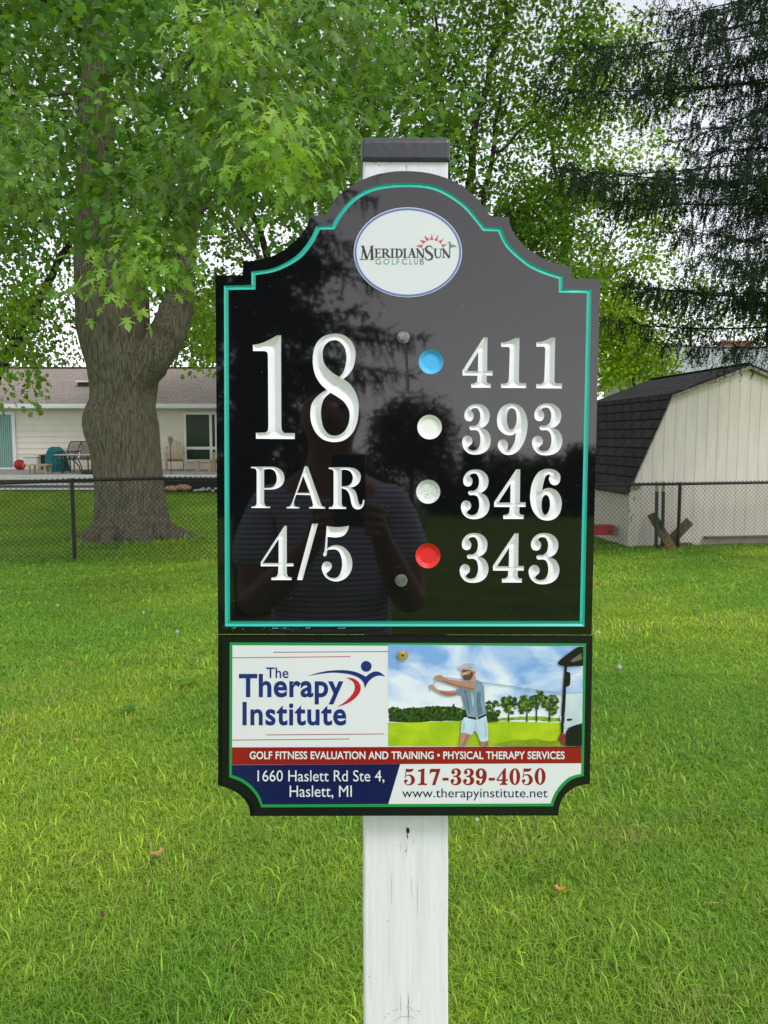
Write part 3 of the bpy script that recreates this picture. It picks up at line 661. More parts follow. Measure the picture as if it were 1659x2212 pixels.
    poly(jag([(860, 625), (930, 620), (925, 560), (860, 540), (830, 560), (835, 620)], 5), 'wood')
    poly(jag([(880, 795), (1050, 765), (1200, 755), (1395, 775), (1390, 800), (1100, 803)], 4), 'shade')
    poly(C([(1445, 400), (1569, 395), (1566, 640), (1430, 672)]), 'glass'); poly(jag([(1455, 560), (1490, 420), (1520, 415), (1550, 560)], 5), 'glass')
    poly(C([(1430, 640), (1400, 560), (1398, 590), (1412, 655)]), 'glass')
    poly(C([(498, 277), (1420, 402), (1568, 398), (1568, 404), (1420, 410), (498, 284)]), 'cord')
    poly([(1382, 178, 1), (1400, 150), (1530, 55), (1575, 50, 1), (1573, 197, 1), (1440, 200), (1395, 190)], 'cart'); poly(C([(1480, 155), (1560, 100), (1568, 145), (1495, 170)]), 'tan')
    poly(C([(1436, 180), (1453, 180), (1442, 420), (1424, 660), (1428, 700), (1410, 722), (1406, 640), (1420, 400)]), 'cart'); poly([(1437, 250), (1475, 248), (1472, 345), (1437, 347)], 'cart'); poly([(1450, 600), (1488, 598), (1486, 612), (1452, 614)], 'cart')
    poly([(1385, 755, 1), (1410, 705), (1445, 725, 1), (1442, 806, 1), (1420, 800, 1)], 'cart_red'); poly([(1440, 730, 1), (1452, 685), (1490, 655), (1567, 632, 1), (1565, 808, 1), (1442, 806, 1)], 'cart')
    poly(C([(402, 388), (458, 300), (463, 303), (409, 391)]), 'cord')
    poly([(645, 706, 1), (728, 720, 1), (703, 760), (686, 806, 1), (633, 806, 1)], 'skin'); poly(C([(790, 766), (852, 768), (857, 807), (800, 807)]), 'skin')
    poly([(400, 348), (425, 338), (450, 355), (470, 378), (540, 388), (600, 385), (625, 400), (620, 415), (570, 426), (520, 420), (460, 395), (428, 372)], 'skin')
    poly([(720, 310), (745, 298), (795, 316), (818, 345), (823, 400), (827, 470), (838, 562, 1), (770, 590), (695, 580, 1), (672, 500), (652, 420), (640, 418, 1), (603, 400, 1), (612, 376, 1), (660, 365), (690, 340)], 'shirt')
    poly([(672, 588, 1), (697, 588), (770, 603), (838, 572, 1), (850, 650), (855, 762, 1), (820, 773), (790, 765, 1), (765, 705), (748, 690), (730, 722, 1), (690, 710), (645, 704, 1), (650, 640), (663, 600)], 'shorts')
    poly([(770, 330, 1), (800, 380), (795, 470), (815, 560, 1), (775, 580, 1), (765, 480)], 'shirt_fold'); poly([(690, 400, 1), (705, 470), (715, 560, 1), (703, 560, 1), (690, 480)], 'shirt_fold'); poly([(725, 390, 1), (745, 450), (738, 520, 1), (728, 450)], 'shirt_light'); poly([(668, 385, 1), (690, 380, 1), (682, 440, 1)], 'shirt_fold')
    poly([(745, 690, 1), (752, 640), (740, 610, 1), (765, 640), (768, 700, 1)], 'short_fold'); poly([(820, 600, 1), (838, 640), (842, 740, 1), (826, 740, 1), (828, 650)], 'short_fold'); poly([(665, 610, 1), (680, 640), (668, 700, 1), (655, 690, 1)], 'short_fold')
    poly([(690, 722, 1), (712, 724, 1), (690, 765), (672, 804, 1), (655, 804, 1)], 'skin_dark'); poly([(815, 773, 1), (850, 771, 1), (855, 806, 1), (828, 806, 1)], 'skin_dark')
    poly(C([(697, 579), (770, 591), (836, 561), (838, 576), (770, 608), (700, 594)]), 'belt'); poly(C([(762, 590), (776, 588), (776, 604), (762, 605)]), 'cap')
    poly([(705, 285), (745, 262), (762, 308), (722, 318)], 'skin')
    poly([(440, 290), (452, 274), (490, 264), (520, 288), (560, 300), (640, 310), (700, 320), (755, 335), (757, 384), (720, 378), (640, 366), (570, 342), (500, 318), (470, 306)], 'skin')
    poly([(500, 305, 1), (570, 326), (660, 350), (752, 368, 1), (752, 382, 1), (690, 374), (590, 346), (505, 318, 1)], 'skin_dark'); poly([(470, 378, 1), (540, 400), (612, 404, 1), (614, 414, 1), (565, 424), (505, 408, 1)], 'skin_dark')
    poly([(750, 328), (798, 326), (818, 352), (805, 398), (755, 386)], 'shirt')
    poly([(655, 215), (653, 240), (657, 255), (651, 270), (660, 277), (660, 292), (672, 302), (695, 305), (722, 298), (742, 278), (757, 250), (750, 232), (700, 220)], 'skin')
    poly([(660, 280), (662, 270), (690, 263), (712, 258), (722, 240), (733, 240), (738, 272), (722, 300), (695, 307), (670, 302)], 'beard')
    poly([(660, 244, 1), (690, 246), (688, 260), (662, 266, 1)], 'cheek'); poly([(738, 240, 1), (748, 238), (750, 256), (741, 262, 1)], 'skin_dark')
    poly(C([(655, 230), (722, 226), (722, 232), (686, 236), (684, 246), (660, 247)]), 'beard')
    poly([(622, 207, 1), (645, 198), (660, 186), (692, 177), (730, 182), (756, 206), (765, 248, 1), (740, 236), (700, 222), (662, 214), (646, 228), (628, 220)], 'cap'); poly(C([(716, 206), (728, 212), (722, 218)]), 'beard')
    mb.build('printed_photograph', ML, panel, fix=False)['label'] = 'printed photo of a golfer stretching a cord tied to a cart'
    mb = MB(); slab(mb, ell(870, 1416, 11, 11, 28), PH + .002, PH + .0032); slab(mb, ell(870, 1416, 6.5, 6.5, 24), PH + .0032, PH + .006); mb.build('brass_screw', brass, panel, bevel=.0008)
    mb = MB(); slab(mb, ell(870, 1416, 2.6, 2.6, 6), PH + .0061, PH + .0062); mb.build('screw_socket', dark, panel)
    return root
build_sign()
# ------------------------------------------------------------------ foliage tools
LEAF_MAPLE = np.array([(0,.30,0),(0,0,0),(.12,.05,-.02),(.40,-.06,-.10),(.15,.20,-.02),(.30,.30,-.05),(.60,.50,-.15),(.30,.46,-.05),(.11,.42,-.02),(.24,.68,-.07),(0,1.06,-.18),(-.24,.68,-.07),(-.11,.42,-.02),(-.30,.46,-.05),(-.60,.50,-.15),(-.30,.30,-.05),(-.15,.20,-.02),(-.40,-.06,-.10),(-.12,.05,-.02)])
LEAF_MAPLE_F = [(0,i,i+1) for i in range(1,18)]+[(0,18,1)]
LEAF_STAR = np.array([(0,0,0),(.42,.05,-.08),(.2,.3,0),(.5,.55,-.1),(0,1,-.15),(-.5,.55,-.1),(-.2,.3,0),(-.42,.05,-.08)])
LEAF_STAR_F = [(0,1,2),(0,2,6),(0,6,7),(2,3,4),(2,4,6),(6,4,5)]
LEAF_OVAL = np.array([(0,0,0),(.33,.4,-.05),(0,1,-.1),(-.33,.4,-.05)])
LEAF_OVAL_F = [(0,1,2),(0,2,3)]
LM = leafmat('maple_leaf', .45, .45); LM2 = leafmat('broad_leaf', .55, .5); 
def leaves(name, pos, tip, nrm, size, col, tpl, tf, m, parent):
    n = len(pos)
    y = norm(tip); x = norm(np.cross(y, nrm)); z = np.cross(x, y)
    T = tpl
    V = pos[:, None] + size[:, None, None] * (T[None, :, 0, None] * x[:, None] + T[None, :, 1, None] * y[:, None] + T[None, :, 2, None] * z[:, None])
    k = len(T); F = (np.arange(n)[:, None, None] * k + np.array(tf)[None]).ravel()
    C = np.repeat(col[:, None], k, 1).reshape(-1, 3)
    return np_mesh(name, V.reshape(-1, 3), 3, F, m, parent, C)
def shoots(cen, per, rad, droop, out, base, var, size, facing=None, spread=(1, 1, .7), hue=None):
    """leaf positions for clusters: returns arrays"""
    n = len(cen) * per
    c = np.repeat(cen, per, 0); r = np.repeat(rad if hasattr(rad, '__len__') else np.full(len(cen), rad), per)
    o = rng.normal(0, .5, (n, 3)) * np.array(spread) * r[:, None]
    p = c + o
    tip = norm(o * 1.0 + rng.normal(0, .25, (n, 3)) * r[:, None]) * 1.0 + np.array([0, 0, -droop]) + rng.normal(0, .35, (n, 3))
    nr = np.array([0, 0, 1.0]) + rng.normal(0, .45, (n, 3)) + (out if out is not None else 0)
    s = rng.uniform(.65, 1.2, n) * size
    cc = np.asarray(base, float)
    if cc.ndim == 1: cc = np.repeat(cc[None], len(cen), 0)
    cl = np.repeat(cc * rng.uniform(1 - var, 1 + var, (len(cen), 1)), per, 0) * rng.uniform(.62, 1.28, (n, 1)) * (1 + rng.normal(0, .06, (n, 3)))
    return p, tip, nr, s, np.clip(cl, .002, .6)
def pxpts(n, x0, x1, y0, y1, d0, d1, keep=None):
    out = []
    while len(out) < n:
        x, y, d = rng.uniform(x0, x1), rng.uniform(y0, y1), d0 + (d1 - d0) * rng.random()
        if keep is not None and rng.random() > keep(x, y): continue
        out.append(at(x, y, d))
    return np.array(out)
def barkmat(name, c1, c2, sc=1.0, stretch=(11, 11, 1.0)):
    m = mat(name, c1, .9, .15, noise_amt=.5, nscale=2.2 * sc, col2=c2, bump=1.0, bscale=3.2 * sc, stretch=stretch, ramp=(.38, .62))
    m.node_tree.nodes['Bump'].inputs['Distance'].default_value = .07; return m
def blob(path_pts, rads, n=10): 
    mb = MB(); mb.tube(path_pts, rads, n); return mb

# ------------------------------------------------------------------ big maple on the left
def build_maple():
    Y0 = 15.0; g = gz1(-4.9, Y0)
    root = empty('maple_tree', (at(285, 1168, Y0)[0], Y0, g), 'large old maple with a thick furrowed trunk behind the chain-link fence', 'tree')
    bark = barkmat('maple_bark', (.24, .215, .155), (.10, .086, .056), 1.8)
    # trunk: traced silhouette rings
    rows = [(1186, 176, 402), (1172, 183, 392), (1160, 190, 385), (1144, 198, 374), (1120, 206, 365), (1091, 210, 358), (1048, 210, 352), (1019, 207, 348), (975, 200, 345), (940, 189, 342), (918, 184, 340), (899, 185, 337), (878, 192, 334), (864, 199, 335), (844, 200, 337), (822, 197, 340), (800, 193, 343), (780, 188, 340), (760, 182, 330), (735, 175, 322), (710, 171, 320), (670, 170, 318), (630, 170, 316), (590, 168, 308), (550, 166, 296), (510, 166, 282), (470, 167, 268), (420, 167, 255), (360, 168, 246), (300, 168, 240), (240, 168, 236), (180, 177, 236), (120, 184, 236), (40, 190, 236), (-80, 198, 236), (-250, 208, 238)]
    n = 48; V = []; fs = []
    k = Y0 / FOC
    rr = random.Random(5)
    for i, (py, xl, xr) in enumerate(rows):
        c = at((xl + xr) / 2, py, Y0); r = (xr - xl) / 2 * k
        flare = max(0, (py - 1040) / 146)
        for j in range(n):
            a = 2 * math.pi * j / n
            f = 1 + .05 * math.sin(3 * a + py * .004) * (1 if abs(math.cos(a)) < .8 else .3)
            f += flare * .13 * math.sin(5 * a + 1.0) * (1 - .7 * abs(math.cos(a)))
            q = Vector((math.cos(a) * 2.2, math.sin(a) * 2.2, c[2] * .25)); f += .05 * (noise.noise(q * 2.2) + .6 * noise.noise(q * 6))
            # furrows
            f += .016 * math.sin(a * 23 + 2.2 * noise.noise(Vector((a * 2, c[2] * .9, 0))) * 3)
            V.append(c + np.array([math.cos(a) * r * f, math.sin(a) * r * f * .95, 0]))
    for i in range(len(rows) - 1):
        for j in range(n):
            j2 = (j + 1) % n; fs.append((i * n + j, i * n + j2, (i + 1) * n + j2, (i + 1) * n + j))
    mb = MB(); mb.add(V, fs); trunk = mb.build('trunk', bark, root, smooth=True)
    # surface roots
    rb = MB()
    for a, L, w0 in ((3.5, .75, .17), (4.1, .6, .20), (4.6, .7, .18), (5.15, .62, .21), (5.75, .85, .19), (6.2, .8, .2), (3.0, .7, .2)):
        pts = []
        for t in np.linspace(0, 1, 7):
            r_ = .62 + L * t; aa = a + .22 * math.sin(t * 3 + a); x_, y_ = at(288, 1168, Y0)[0] + math.cos(aa) * r_, Y0 + math.sin(aa) * r_
            pts.append((x_, y_, gz1(x_, y_) + .20 * (1 - t) ** 2 - .03 * t))
        rb.tube(pts, np.linspace(w0, .05, 7), 9)
    rb.build('root_flare', bark, root, smooth=True)
    # right limb
    def limb(name, L, Y=Y0, nn=14, m=bark, par=None):
        pts = []; rd = []
        for e in L:
            dy = e[3] if len(e) > 3 else 0
            p = at(e[0], e[1], Y + dy); pts.append(p); rd.append(e[2] / 2 * (Y + dy) / FOC)
        c = np.array(pts); mbb = MB()
        # densify
        t = np.linspace(0, len(pts) - 1, (len(pts) - 1) * 4 + 1); q = np.stack([np.interp(t, range(len(pts)), c[:, i]) for i in range(3)], 1); r = np.interp(t, range(len(pts)), rd)
        q = q + rng.normal(0, .02, q.shape) * (r[:, None] / .4)
        mbb.tube(q, r * (1 + rng.normal(0, .03, len(r))), nn); return mbb.build(name, m, par or root, smooth=True)
    limb('branch', [(262, 870, 80, -.1), (300, 808, 84, -.2), (335, 763, 82, -.2), (362, 722, 76, -.1), (379, 675, 68), (388, 620, 60), (394, 560, 54), (398, 500, 52), (406, 430, 50), (420, 350, 46), (440, 260, 40), (455, 150, 34), (470, 20, 28), (480, -150, 20)])
    limb('branch', [(205, 192, 12), (170, 196, 11), (120, 204, 9), (80, 205, 8), (40, 208, 6), (-30, 200, 4)], Y0 - .7, 8)
    limb('branch', [(172, 205, 10), (168, 240, 5), (168, 262, 3)], Y0 - .75, 6)
    limb('branch', [(400, 470, 14), (460, 440, 12), (500, 480, 8), (555, 545, 5, -.5), (570, 570, 3, -.7)], Y0 - .4, 8)
    limb('branch', [(430, 300, 26), (480, 200, 20, -1), (520, 100, 16, -2.5), (560, 20, 10, -4)], Y0, 8)
    limb('branch', [(215, 100, 26), (160, 40, 20, -1), (60, -30, 14, -2)], Y0, 8)
    limb('branch', [(300, 250, 16, -1), (380, 180, 10, -4), (420, 120, 7, -7), (450, 70, 4, -8.8)], Y0, 8)
    limb('branch', [(470, 250, 14, -3), (520, 260, 9, -6), (580, 300, 5, -8.6), (560, 400, 3, -8.8)], Y0, 8)
    # ---- crown
    P_, T_, N_, S_, C_ = [], [], [], [], []
    def put(a):
        for q, b in zip((P_, T_, N_, S_, C_), a): q.append(b)
    gA = (.125, .24, .036); gB = (.21, .37, .045)
    face = np.array([0, -.55, .2])
    # nearest sprays, hanging in front: (px, py, radius px, depth, clusters, colour)
    near = [(425, 45, 50, 6.0, 5, gB), (470, 95, 60, 6.0, 9, gB), (440, 160, 60, 6.4, 8, gA), (540, 130, 70, 6.8, 8, gA), (250, 215, 40, 7.5, 4, gA), (620, 210, 70, 6.6, 10, gA), (560, 250, 60, 6.4, 8, gA),
            (600, 300, 45, 5.6, 8, gB), (570, 360, 50, 5.8, 8, gB), (520, 400, 60, 6.2, 8, gA), (640, 390, 60, 6.8, 8, gA), (450, 300, 60, 7.4, 8, gA), (390, 350, 60, 7.2, 8, gA), (390, 420, 50, 6.8, 8, gA), (350, 470, 45, 6.6, 7, gA),
            (345, 500, 40, 6.6, 6, gA), (320, 520, 30, 6.4, 4, gA), (300, 570, 45, 6.2, 9, gB), (270, 600, 25, 6.1, 4, gB), (335, 560, 32, 6.3, 4, gB), (350, 600, 25, 6.3, 3, gA), (40, 300, 60, 7.6, 8, gA), (30, 390, 55, 7.2, 8, gA), (80, 330, 40, 7.6, 4, gA), (60, 230, 50, 8, 6, gA), (700, 320, 70, 7.2, 9, gA), (720, 250, 60, 7.8, 8, gA), (730, 375, 35, 7.4, 4, gA), (800, 60, 60, 7.6, 6, gA), (870, 130, 50, 8, 5, gA), (850, 200, 50, 8.4, 5, gA),
            (120, 620, 30, 9, 3, gA), (740, 30, 60, 7.6, 6, gA), (660, 40, 70, 7.4, 7, gA), (560, 30, 70, 7.4, 6, gA)]
    for x, y, r, d, nc, c in near:
        cen = np.array([at(x + rng.normal(0, r * .5), y + rng.normal(0, r * .45), d + rng.normal(0, .3)) for _ in range(nc)])
        put(shoots(cen, 15, .29, 1.0, face, c, .2, .102))
    fo = leaves('foliage', *[np.concatenate(a) for a in (P_, T_, N_, S_, C_)], LEAF_MAPLE, LEAF_MAPLE_F, LM, root)
    for q in (P_, T_, N_, S_, C_): q.clear()
    # mid crown
    def keep(x, y):
        v = 1.0
        if 165 < x < 240 and 90 < y < 260: v = .3                      # bare stem shows
        if 95 < x < 165 and 20 < y < 150: v = .45
        if 40 < x < 110 and 430 < y < 560: v *= .03
        if x < 120 and 330 < y: v *= .6
        if 165 < x < 420 and y > 520: v *= .06
        if 375 < x < 445 and 430 < y < 640: v *= .15
        if x > 640: v *= max(.12, 1 - (x - 640) / 420)
        if y > 420 and x > 430: v *= .25
        q = noise.noise(Vector((x * .011, y * .014, 3.3)));
        if q > .30: v *= .4
        return v
    cen = pxpts(560, -250, 1020, -260, 600, 8.5, 12.5, keep); put(shoots(cen, 15, .42, .8, np.array([0, -.2, 0.1]), (.095, .215, .03), .3, .125))
    cen = pxpts(640, -350, 1050, -350, 560, 12.5, 17.5, keep); put(shoots(cen, 15, .55, .6, None, (.09, .20, .025), .35, .14))
    cen = pxpts(520, -200, 1000, -200, 600, 17.5, 21, keep); put(shoots(cen, 17, .62, .6, None, (.10, .21, .025), .35, .155))
    cen = pxpts(230, -60, 340, -40, 500, 16, 20); put(shoots(cen, 17, .60, .6, None, (.10, .21, .025), .4, .14))
    # left hanging drapes, further back
    def k2(x, y): return 1.0 if y < 760 + 60 * math.sin(x * .05) else .25
    cen = pxpts(150, -120, 100, 600, 850, 14, 18, lambda x, y: 1.0 if (y < 690 or 30 < x < 95 or x < 10) else .35); put(shoots(cen, 12, .28, 1.0, None, (.17, .32, .03), .25, .11, spread=(.8, .8, 1.6)))
    cen = pxpts(70, 400, 480, 640, 790, 15, 19, lambda x, y: 1.0 if x > 440 or y < 730 else .3); put(shoots(cen, 12, .30, 1.0, None, (.20, .36, .03), .25, .11, spread=(.8, .8, 1.4)))
    leaves('foliage', *[np.concatenate(a) for a in (P_, T_, N_, S_, C_)], LEAF_STAR, LEAF_STAR_F, LM, root)
build_maple()

# ------------------------------------------------------------------ other broad-leaved trees
def broad_tree(name, label, base, stems, clumps, per, leaf, col, bark, group=None, tpl=0, droop=.5, var=.45, crad=.5):
    """stems: list of ([(x,y,z)...], r0, r1); clumps: (n, centre, radii, keep)"""
    root = empty(name, base, label, 'tree', group)
    first = True
    for pts, r0, r1 in stems:
        c = np.array(pts, float); t = np.linspace(0, len(c) - 1, (len(c) - 1) * 3 + 1); q = np.stack([np.interp(t, range(len(c)), c[:, i]) for i in range(3)], 1)
        q[1:] += rng.normal(0, .05, q[1:].shape); mb = MB(); mb.tube(q, np.linspace(r0, r1, len(q)), 7); mb.build('trunk' if first else 'branch', bark, root, smooth=True); first = False
    P_, T_, N_, S_, C_ = [], [], [], [], []
    for nn, c, rad, sh in clumps:
        d = norm(rng.normal(0, 1, (nn, 3))); rr = rng.random(nn) ** (1 / (3 if sh else 2.2))
        cen = np.array(c) + d * rr[:, None] * np.array(rad)
        if crad <= .62 and nn > 60:
            kp = np.array([noise.noise(Vector(p) * .55 + Vector((7, 3, 1))) > -.16 or rng.random() < .3 for p in cen]); cen = cen[kp]
        q = shoots(cen, per, crad, droop, None, col, var, leaf)
        for L, a in zip((P_, T_, N_, S_, C_), q): L.append(a)
    A = [np.concatenate(a) for a in (P_, T_, N_, S_, C_)]
    tp = ((LEAF_STAR, LEAF_STAR_F), (LEAF_OVAL, LEAF_OVAL_F))[tpl]
    leaves('crown', *A, *tp, LM2, root); return root
dbark = mat('dark_bark', (.05, .042, .034), .9, .1, noise_amt=.5, nscale=6)
def X(px, Y): return (px - CX) / FOC * Y
def Z(py, Y): return at(CX, py, Y)[2]
def stem(pp, Y):  return [tuple(at(x, y, Y)) for x, y in pp]
B1 = 20.0
broad_tree('ash_tree', 'tall leafy tree with dark thin stems rising behind the post cap', (X(1010, B1), B1, gz1(3, B1)),
    [(stem([(1010, 1130), (1000, 800), (1005, 600), (1015, 420), (1030, 250), (1090, 60), (1130, -120)], B1), .16, .05), (stem([(1015, 640), (1040, 480), (1065, 330), (1075, 240), (1110, 100)], B1), .09, .03), (stem([(1005, 520), (960, 330), (950, 180), (930, 20)], B1), .09, .03), (stem([(1050, 720), (1090, 600), (1180, 500), (1260, 450)], B1 + .5), .05, .015), (stem([(1065, 330), (1120, 290), (1200, 240), (1290, 160)], B1), .04, .012), (stem([(1012, 450), (940, 420), (860, 330)], B1), .05, .015)],
    [(900, (X(1000, B1), B1, Z(220, B1)), (4.2, 2.6, 5.0), 1), (160, (X(820, B1), B1, Z(600, B1)), (3.6, 1.5, 2.0), 1), (130, (X(1150, B1), B1, Z(560, B1)), (1.8, 1.5, 2.6), 1)], 34, .105, (.085, .19, .015), dbark, crad=.5)
B2 = 25.0
broad_tree('elm_tree', 'yellow-green open-crowned tree between the black sign and the spruce', (X(1230, B2), B2, gz1(6, B2)),
    [(stem([(1250, 1060), (1240, 800), (1225, 650), (1215, 480), (1190, 300)], B2), .2, .05), (stem([(1235, 760), (1290, 600), (1330, 480)], B2), .08, .02), (stem([(1230, 700), (1160, 600), (1120, 520)], B2), .08, .02)],
    [(480, (X(1220, B2), B2, Z(600, B2)), (3.3, 2.0, 3.0), 1), (220, (X(1290, B2), B2, Z(300, B2)), (3.2, 2.0, 3.6), 1), (90, (X(1330, B2), B2, Z(740, B2)), (1.5, 1.5, 2.0), 1)], 36, .12, (.17, .30, .016), dbark, crad=.55)
broad_tree('linden_tree', 'leafy tree filling the gap between the maple trunk and the sign', (X(600, 24), 24, gz1(-3, 24)),
    [(stem([(600, 1060), (605, 800), (600, 600), (560, 480), (500, 380)], 24), .2, .05), (stem([(602, 700), (660, 560), (720, 420), (760, 300)], 24), .09, .03), (stem([(560, 560), (500, 450), (455, 440)], 23.5), .05, .02)],
    [(330, (X(580, 24), 24, Z(480, 24)), (4.0, 2.0, 4.0), 1), (200, (X(760, 24), 24, Z(250, 24)), (4.2, 2.0, 4.5), 1), (70, (X(450, 24), 23, Z(690, 24)), (1.2, 1.2, 1.6), 1)], 34, .125, (.105, .215, .018), dbark, crad=.55)
B4 = 19.5
broad_tree('young_maple', 'small bright green tree just behind the shed roof', (X(1370, B4), B4, gz1(6, B4)),
    [(stem([(1370, 1120), (1368, 900), (1372, 780)], B4), .07, .02)],
    [(80, (X(1355, B4), B4, Z(775, B4)), (1.0, .9, .85), 1), (40, (X(1330, B4), B4, Z(700, B4)), (.7, .7, .9), 1)], 46, .085, (.24, .40, .018), dbark, crad=.42)
B5 = 21.0
broad_tree('willow_tree', 'dark drooping tree at the far left edge beside the maple trunk', (X(-60, B5), B5, gz1(-10, B5)),
    [(stem([(-60, 1080), (-20, 850), (40, 720), (95, 630), (140, 545), (190, 450)], B5), .22, .04), (stem([(60, 690), (75, 640), (60, 620)], B5), .05, .02), (stem([(30, 730), (0, 700), (-60, 560)], B5), .08, .03)],
    [(170, (X(30, B5), B5, Z(560, B5)), (2.2, 1.6, 2.4), 1), (110, (X(-20, B5), B5, Z(300, B5)), (2.8, 1.6, 3.4), 1)], 22, .115, (.09, .18, .03), dbark, droop=1.2)
far = [(60, 48, 760, 3.2, (.10, .17, .05)), (230, 55, 700, 4.2, (.11, .18, .06)), (420, 50, 740, 3.4, (.11, .19, .05)), (560, 60, 700, 4.5, (.10, .17, .05)), (1480, 58, 690, 3.6, (.12, .21, .05)), (1640, 52, 640, 3.6, (.10, .18, .04)), (-60, 52, 720, 4.0, (.1, .17, .05))]
fl = ['pale distant tree over the left end of the house roof', 'pale distant tree seen past the left side of the maple trunk', 'pale distant tree over the house roof right of the maple trunk', 'distant tree over the roof, mostly hidden by the black sign', 'distant tree rising above the shed ridge', 'distant tree at the right edge behind the spruce boughs', 'distant tree beyond the left edge of the house']
for (px, Y, py, r, c), lb in zip(far, fl):
    x = X(px, Y); z = Z(py, Y)
    broad_tree('distant_tree', lb, (x, Y, 0), [([(x, Y, 0), (x + .2, Y, z * .6), (x, Y, z)], .25, .08)], [(110, (x, Y, z), (r, r * .8, r * 1.15), 0)], 16, .34, c, dbark, 'distant trees behind the houses', tpl=1, crad=1.0)

# ------------------------------------------------------------------ spruces
def needles_cloud(name, P0, D, L, per, w, m, parent, col, up=None):
    """thin pointed slivers around twig axes; P0,D: twig start and direction (unit), L length"""
    n = len(P0) * per
    s = np.tile((np.arange(per) + .5) / per, len(P0)); p0 = np.repeat(P0, per, 0); d = np.repeat(D, per, 0); l = np.repeat(L, per)
    p = p0 + d * (s * l)[:, None] + rng.normal(0, .006, (n, 3))
    r = rng.normal(0, 1, (n, 3)); r = norm(r - d * (r * d).sum(1, keepdims=True))
    t = norm(d * 1.1 + r * .8); ln = rng.uniform(.026, .046, n) * (1.15 - .5 * s)
    sd = norm(np.cross(t, rng.normal(0, 1, (n, 3)))) * (w * rng.uniform(.7, 1.3, n))[:, None]
    V = np.stack([p, p + t * (ln * .45)[:, None] + sd, p + t * ln[:, None], p + t * (ln * .45)[:, None] - sd], 1).reshape(-1, 3)
    F = (np.arange(n)[:, None, None] * 4 + np.array(LEAF_OVAL_F)[None]).ravel()
    c = np.asarray(col) * rng.uniform(.6, 1.4, (len(P0), 1)); C = np.repeat(np.repeat(c, per, 0)[:, None], 4, 1).reshape(-1, 3)
    return np_mesh(name, V, 3, F, m, parent, C)
SPM = leafmat('spruce_needles', .12, .8, (1, 1, .7)); SPM.node_tree.nodes['Principled BSDF'].inputs['Specular IOR Level'].default_value = .1
sbark = mat('spruce_bark', (.045, .036, .030), .95, .1, noise_amt=.5, nscale=12)
def spruce(name, label, base, H, boughs, col, per=26, dens=13, wid=.0045, droopL=.42, group=None):
    root = empty(name, base, label, 'tree', group)
    b = Vector(base); mb = MB(); mb.tube([b + Vector((0, 0, -.2)), b + Vector((0, 0, H * .5)), b + Vector((0, 0, H))], [H * .02, H * .013, .02], 10); mb.build('trunk', sbark, root, smooth=True)
    TP, TD, TL = [], [], []; mb = MB()
    for (a, z, L, dr, upt) in boughs:
        dirh = np.array([math.cos(a), math.sin(a), 0]); side = np.array([-dirh[1], dirh[0], 0])
        s0 = np.array([b.x, b.y, b.z + z]); n = 12
        pts = [s0 + dirh * L * t + np.array([0, 0, -dr * L * (t ** 1.3) + upt * L * t ** 3]) + side * .06 * L * math.sin(t * 3 + z) for t in np.linspace(0, 1, n)]
        mb.tube(pts, np.linspace(.014 * L / 3 + .006, .003, n), 5)
        pts = np.array(pts)
        m = int(L * dens)
        for q in range(m):
            t = rng.uniform(.12, 1) ** .85; f = t * (n - 1); i = min(int(f), n - 2); p = pts[i] + (pts[i + 1] - pts[i]) * (f - i); ax = norm((pts[i + 1] - pts[i])[None])[0]
            sg = 1 if q % 2 else -1
            ll = (.25 + .75 * (1 - t)) * .42 * L * rng.uniform(.5, 1.1)
            ll = min(ll, 1.1)
            d = norm((ax * .55 + side * sg * rng.uniform(.5, 1.0) + np.array([0, 0, rng.uniform(-.35, .1)]))[None])[0]
            # lateral twig carrying hanging strands
            TP.append(p); TD.append(d); TL.append(ll * .8)
            ns = max(1, int(ll / .14))
            for k in range(ns):
                u = (k + rng.random()) / ns; pp = p + d * ll * .8 * u
                hd = norm((np.array([0, 0, -1.0]) + d * .35 + rng.normal(0, .22, 3))[None])[0]
                TP.append(pp); TD.append(hd); TL.append(droopL * rng.uniform(.3, 1.0) * (.45 + .55 * (1 - u)))
        for q in range(int(L * 9)):
            t = rng.uniform(.1, 1); f = t * (n - 1); i = min(int(f), n - 2); p = pts[i] + (pts[i + 1] - pts[i]) * (f - i); ax = norm((pts[i + 1] - pts[i])[None])[0]
            TP.append(p); TD.append(norm((ax + rng.normal(0, .35, 3) + np.array([0, 0, .15]))[None])[0]); TL.append(rng.uniform(.12, .3))
    mb.build('boughs', sbark, root)
    needles_cloud('needles', np.array(TP), np.array(TD), np.array(TL), per, wid, SPM, root, col)
    return root
SX, SY = 7.0, 11.2; SZ = gz1(SX, SY)
def bough_to(px, py, Y, pz):
    """bough from the trunk at height pz whose tip is at that place"""
    t = at(px, py, Y); dx, dy = t[0] - SX, t[1] - SY; L = math.hypot(dx, dy); return (math.atan2(dy, dx), pz - SZ, L, (pz - t[2]) / L + .10, .10)
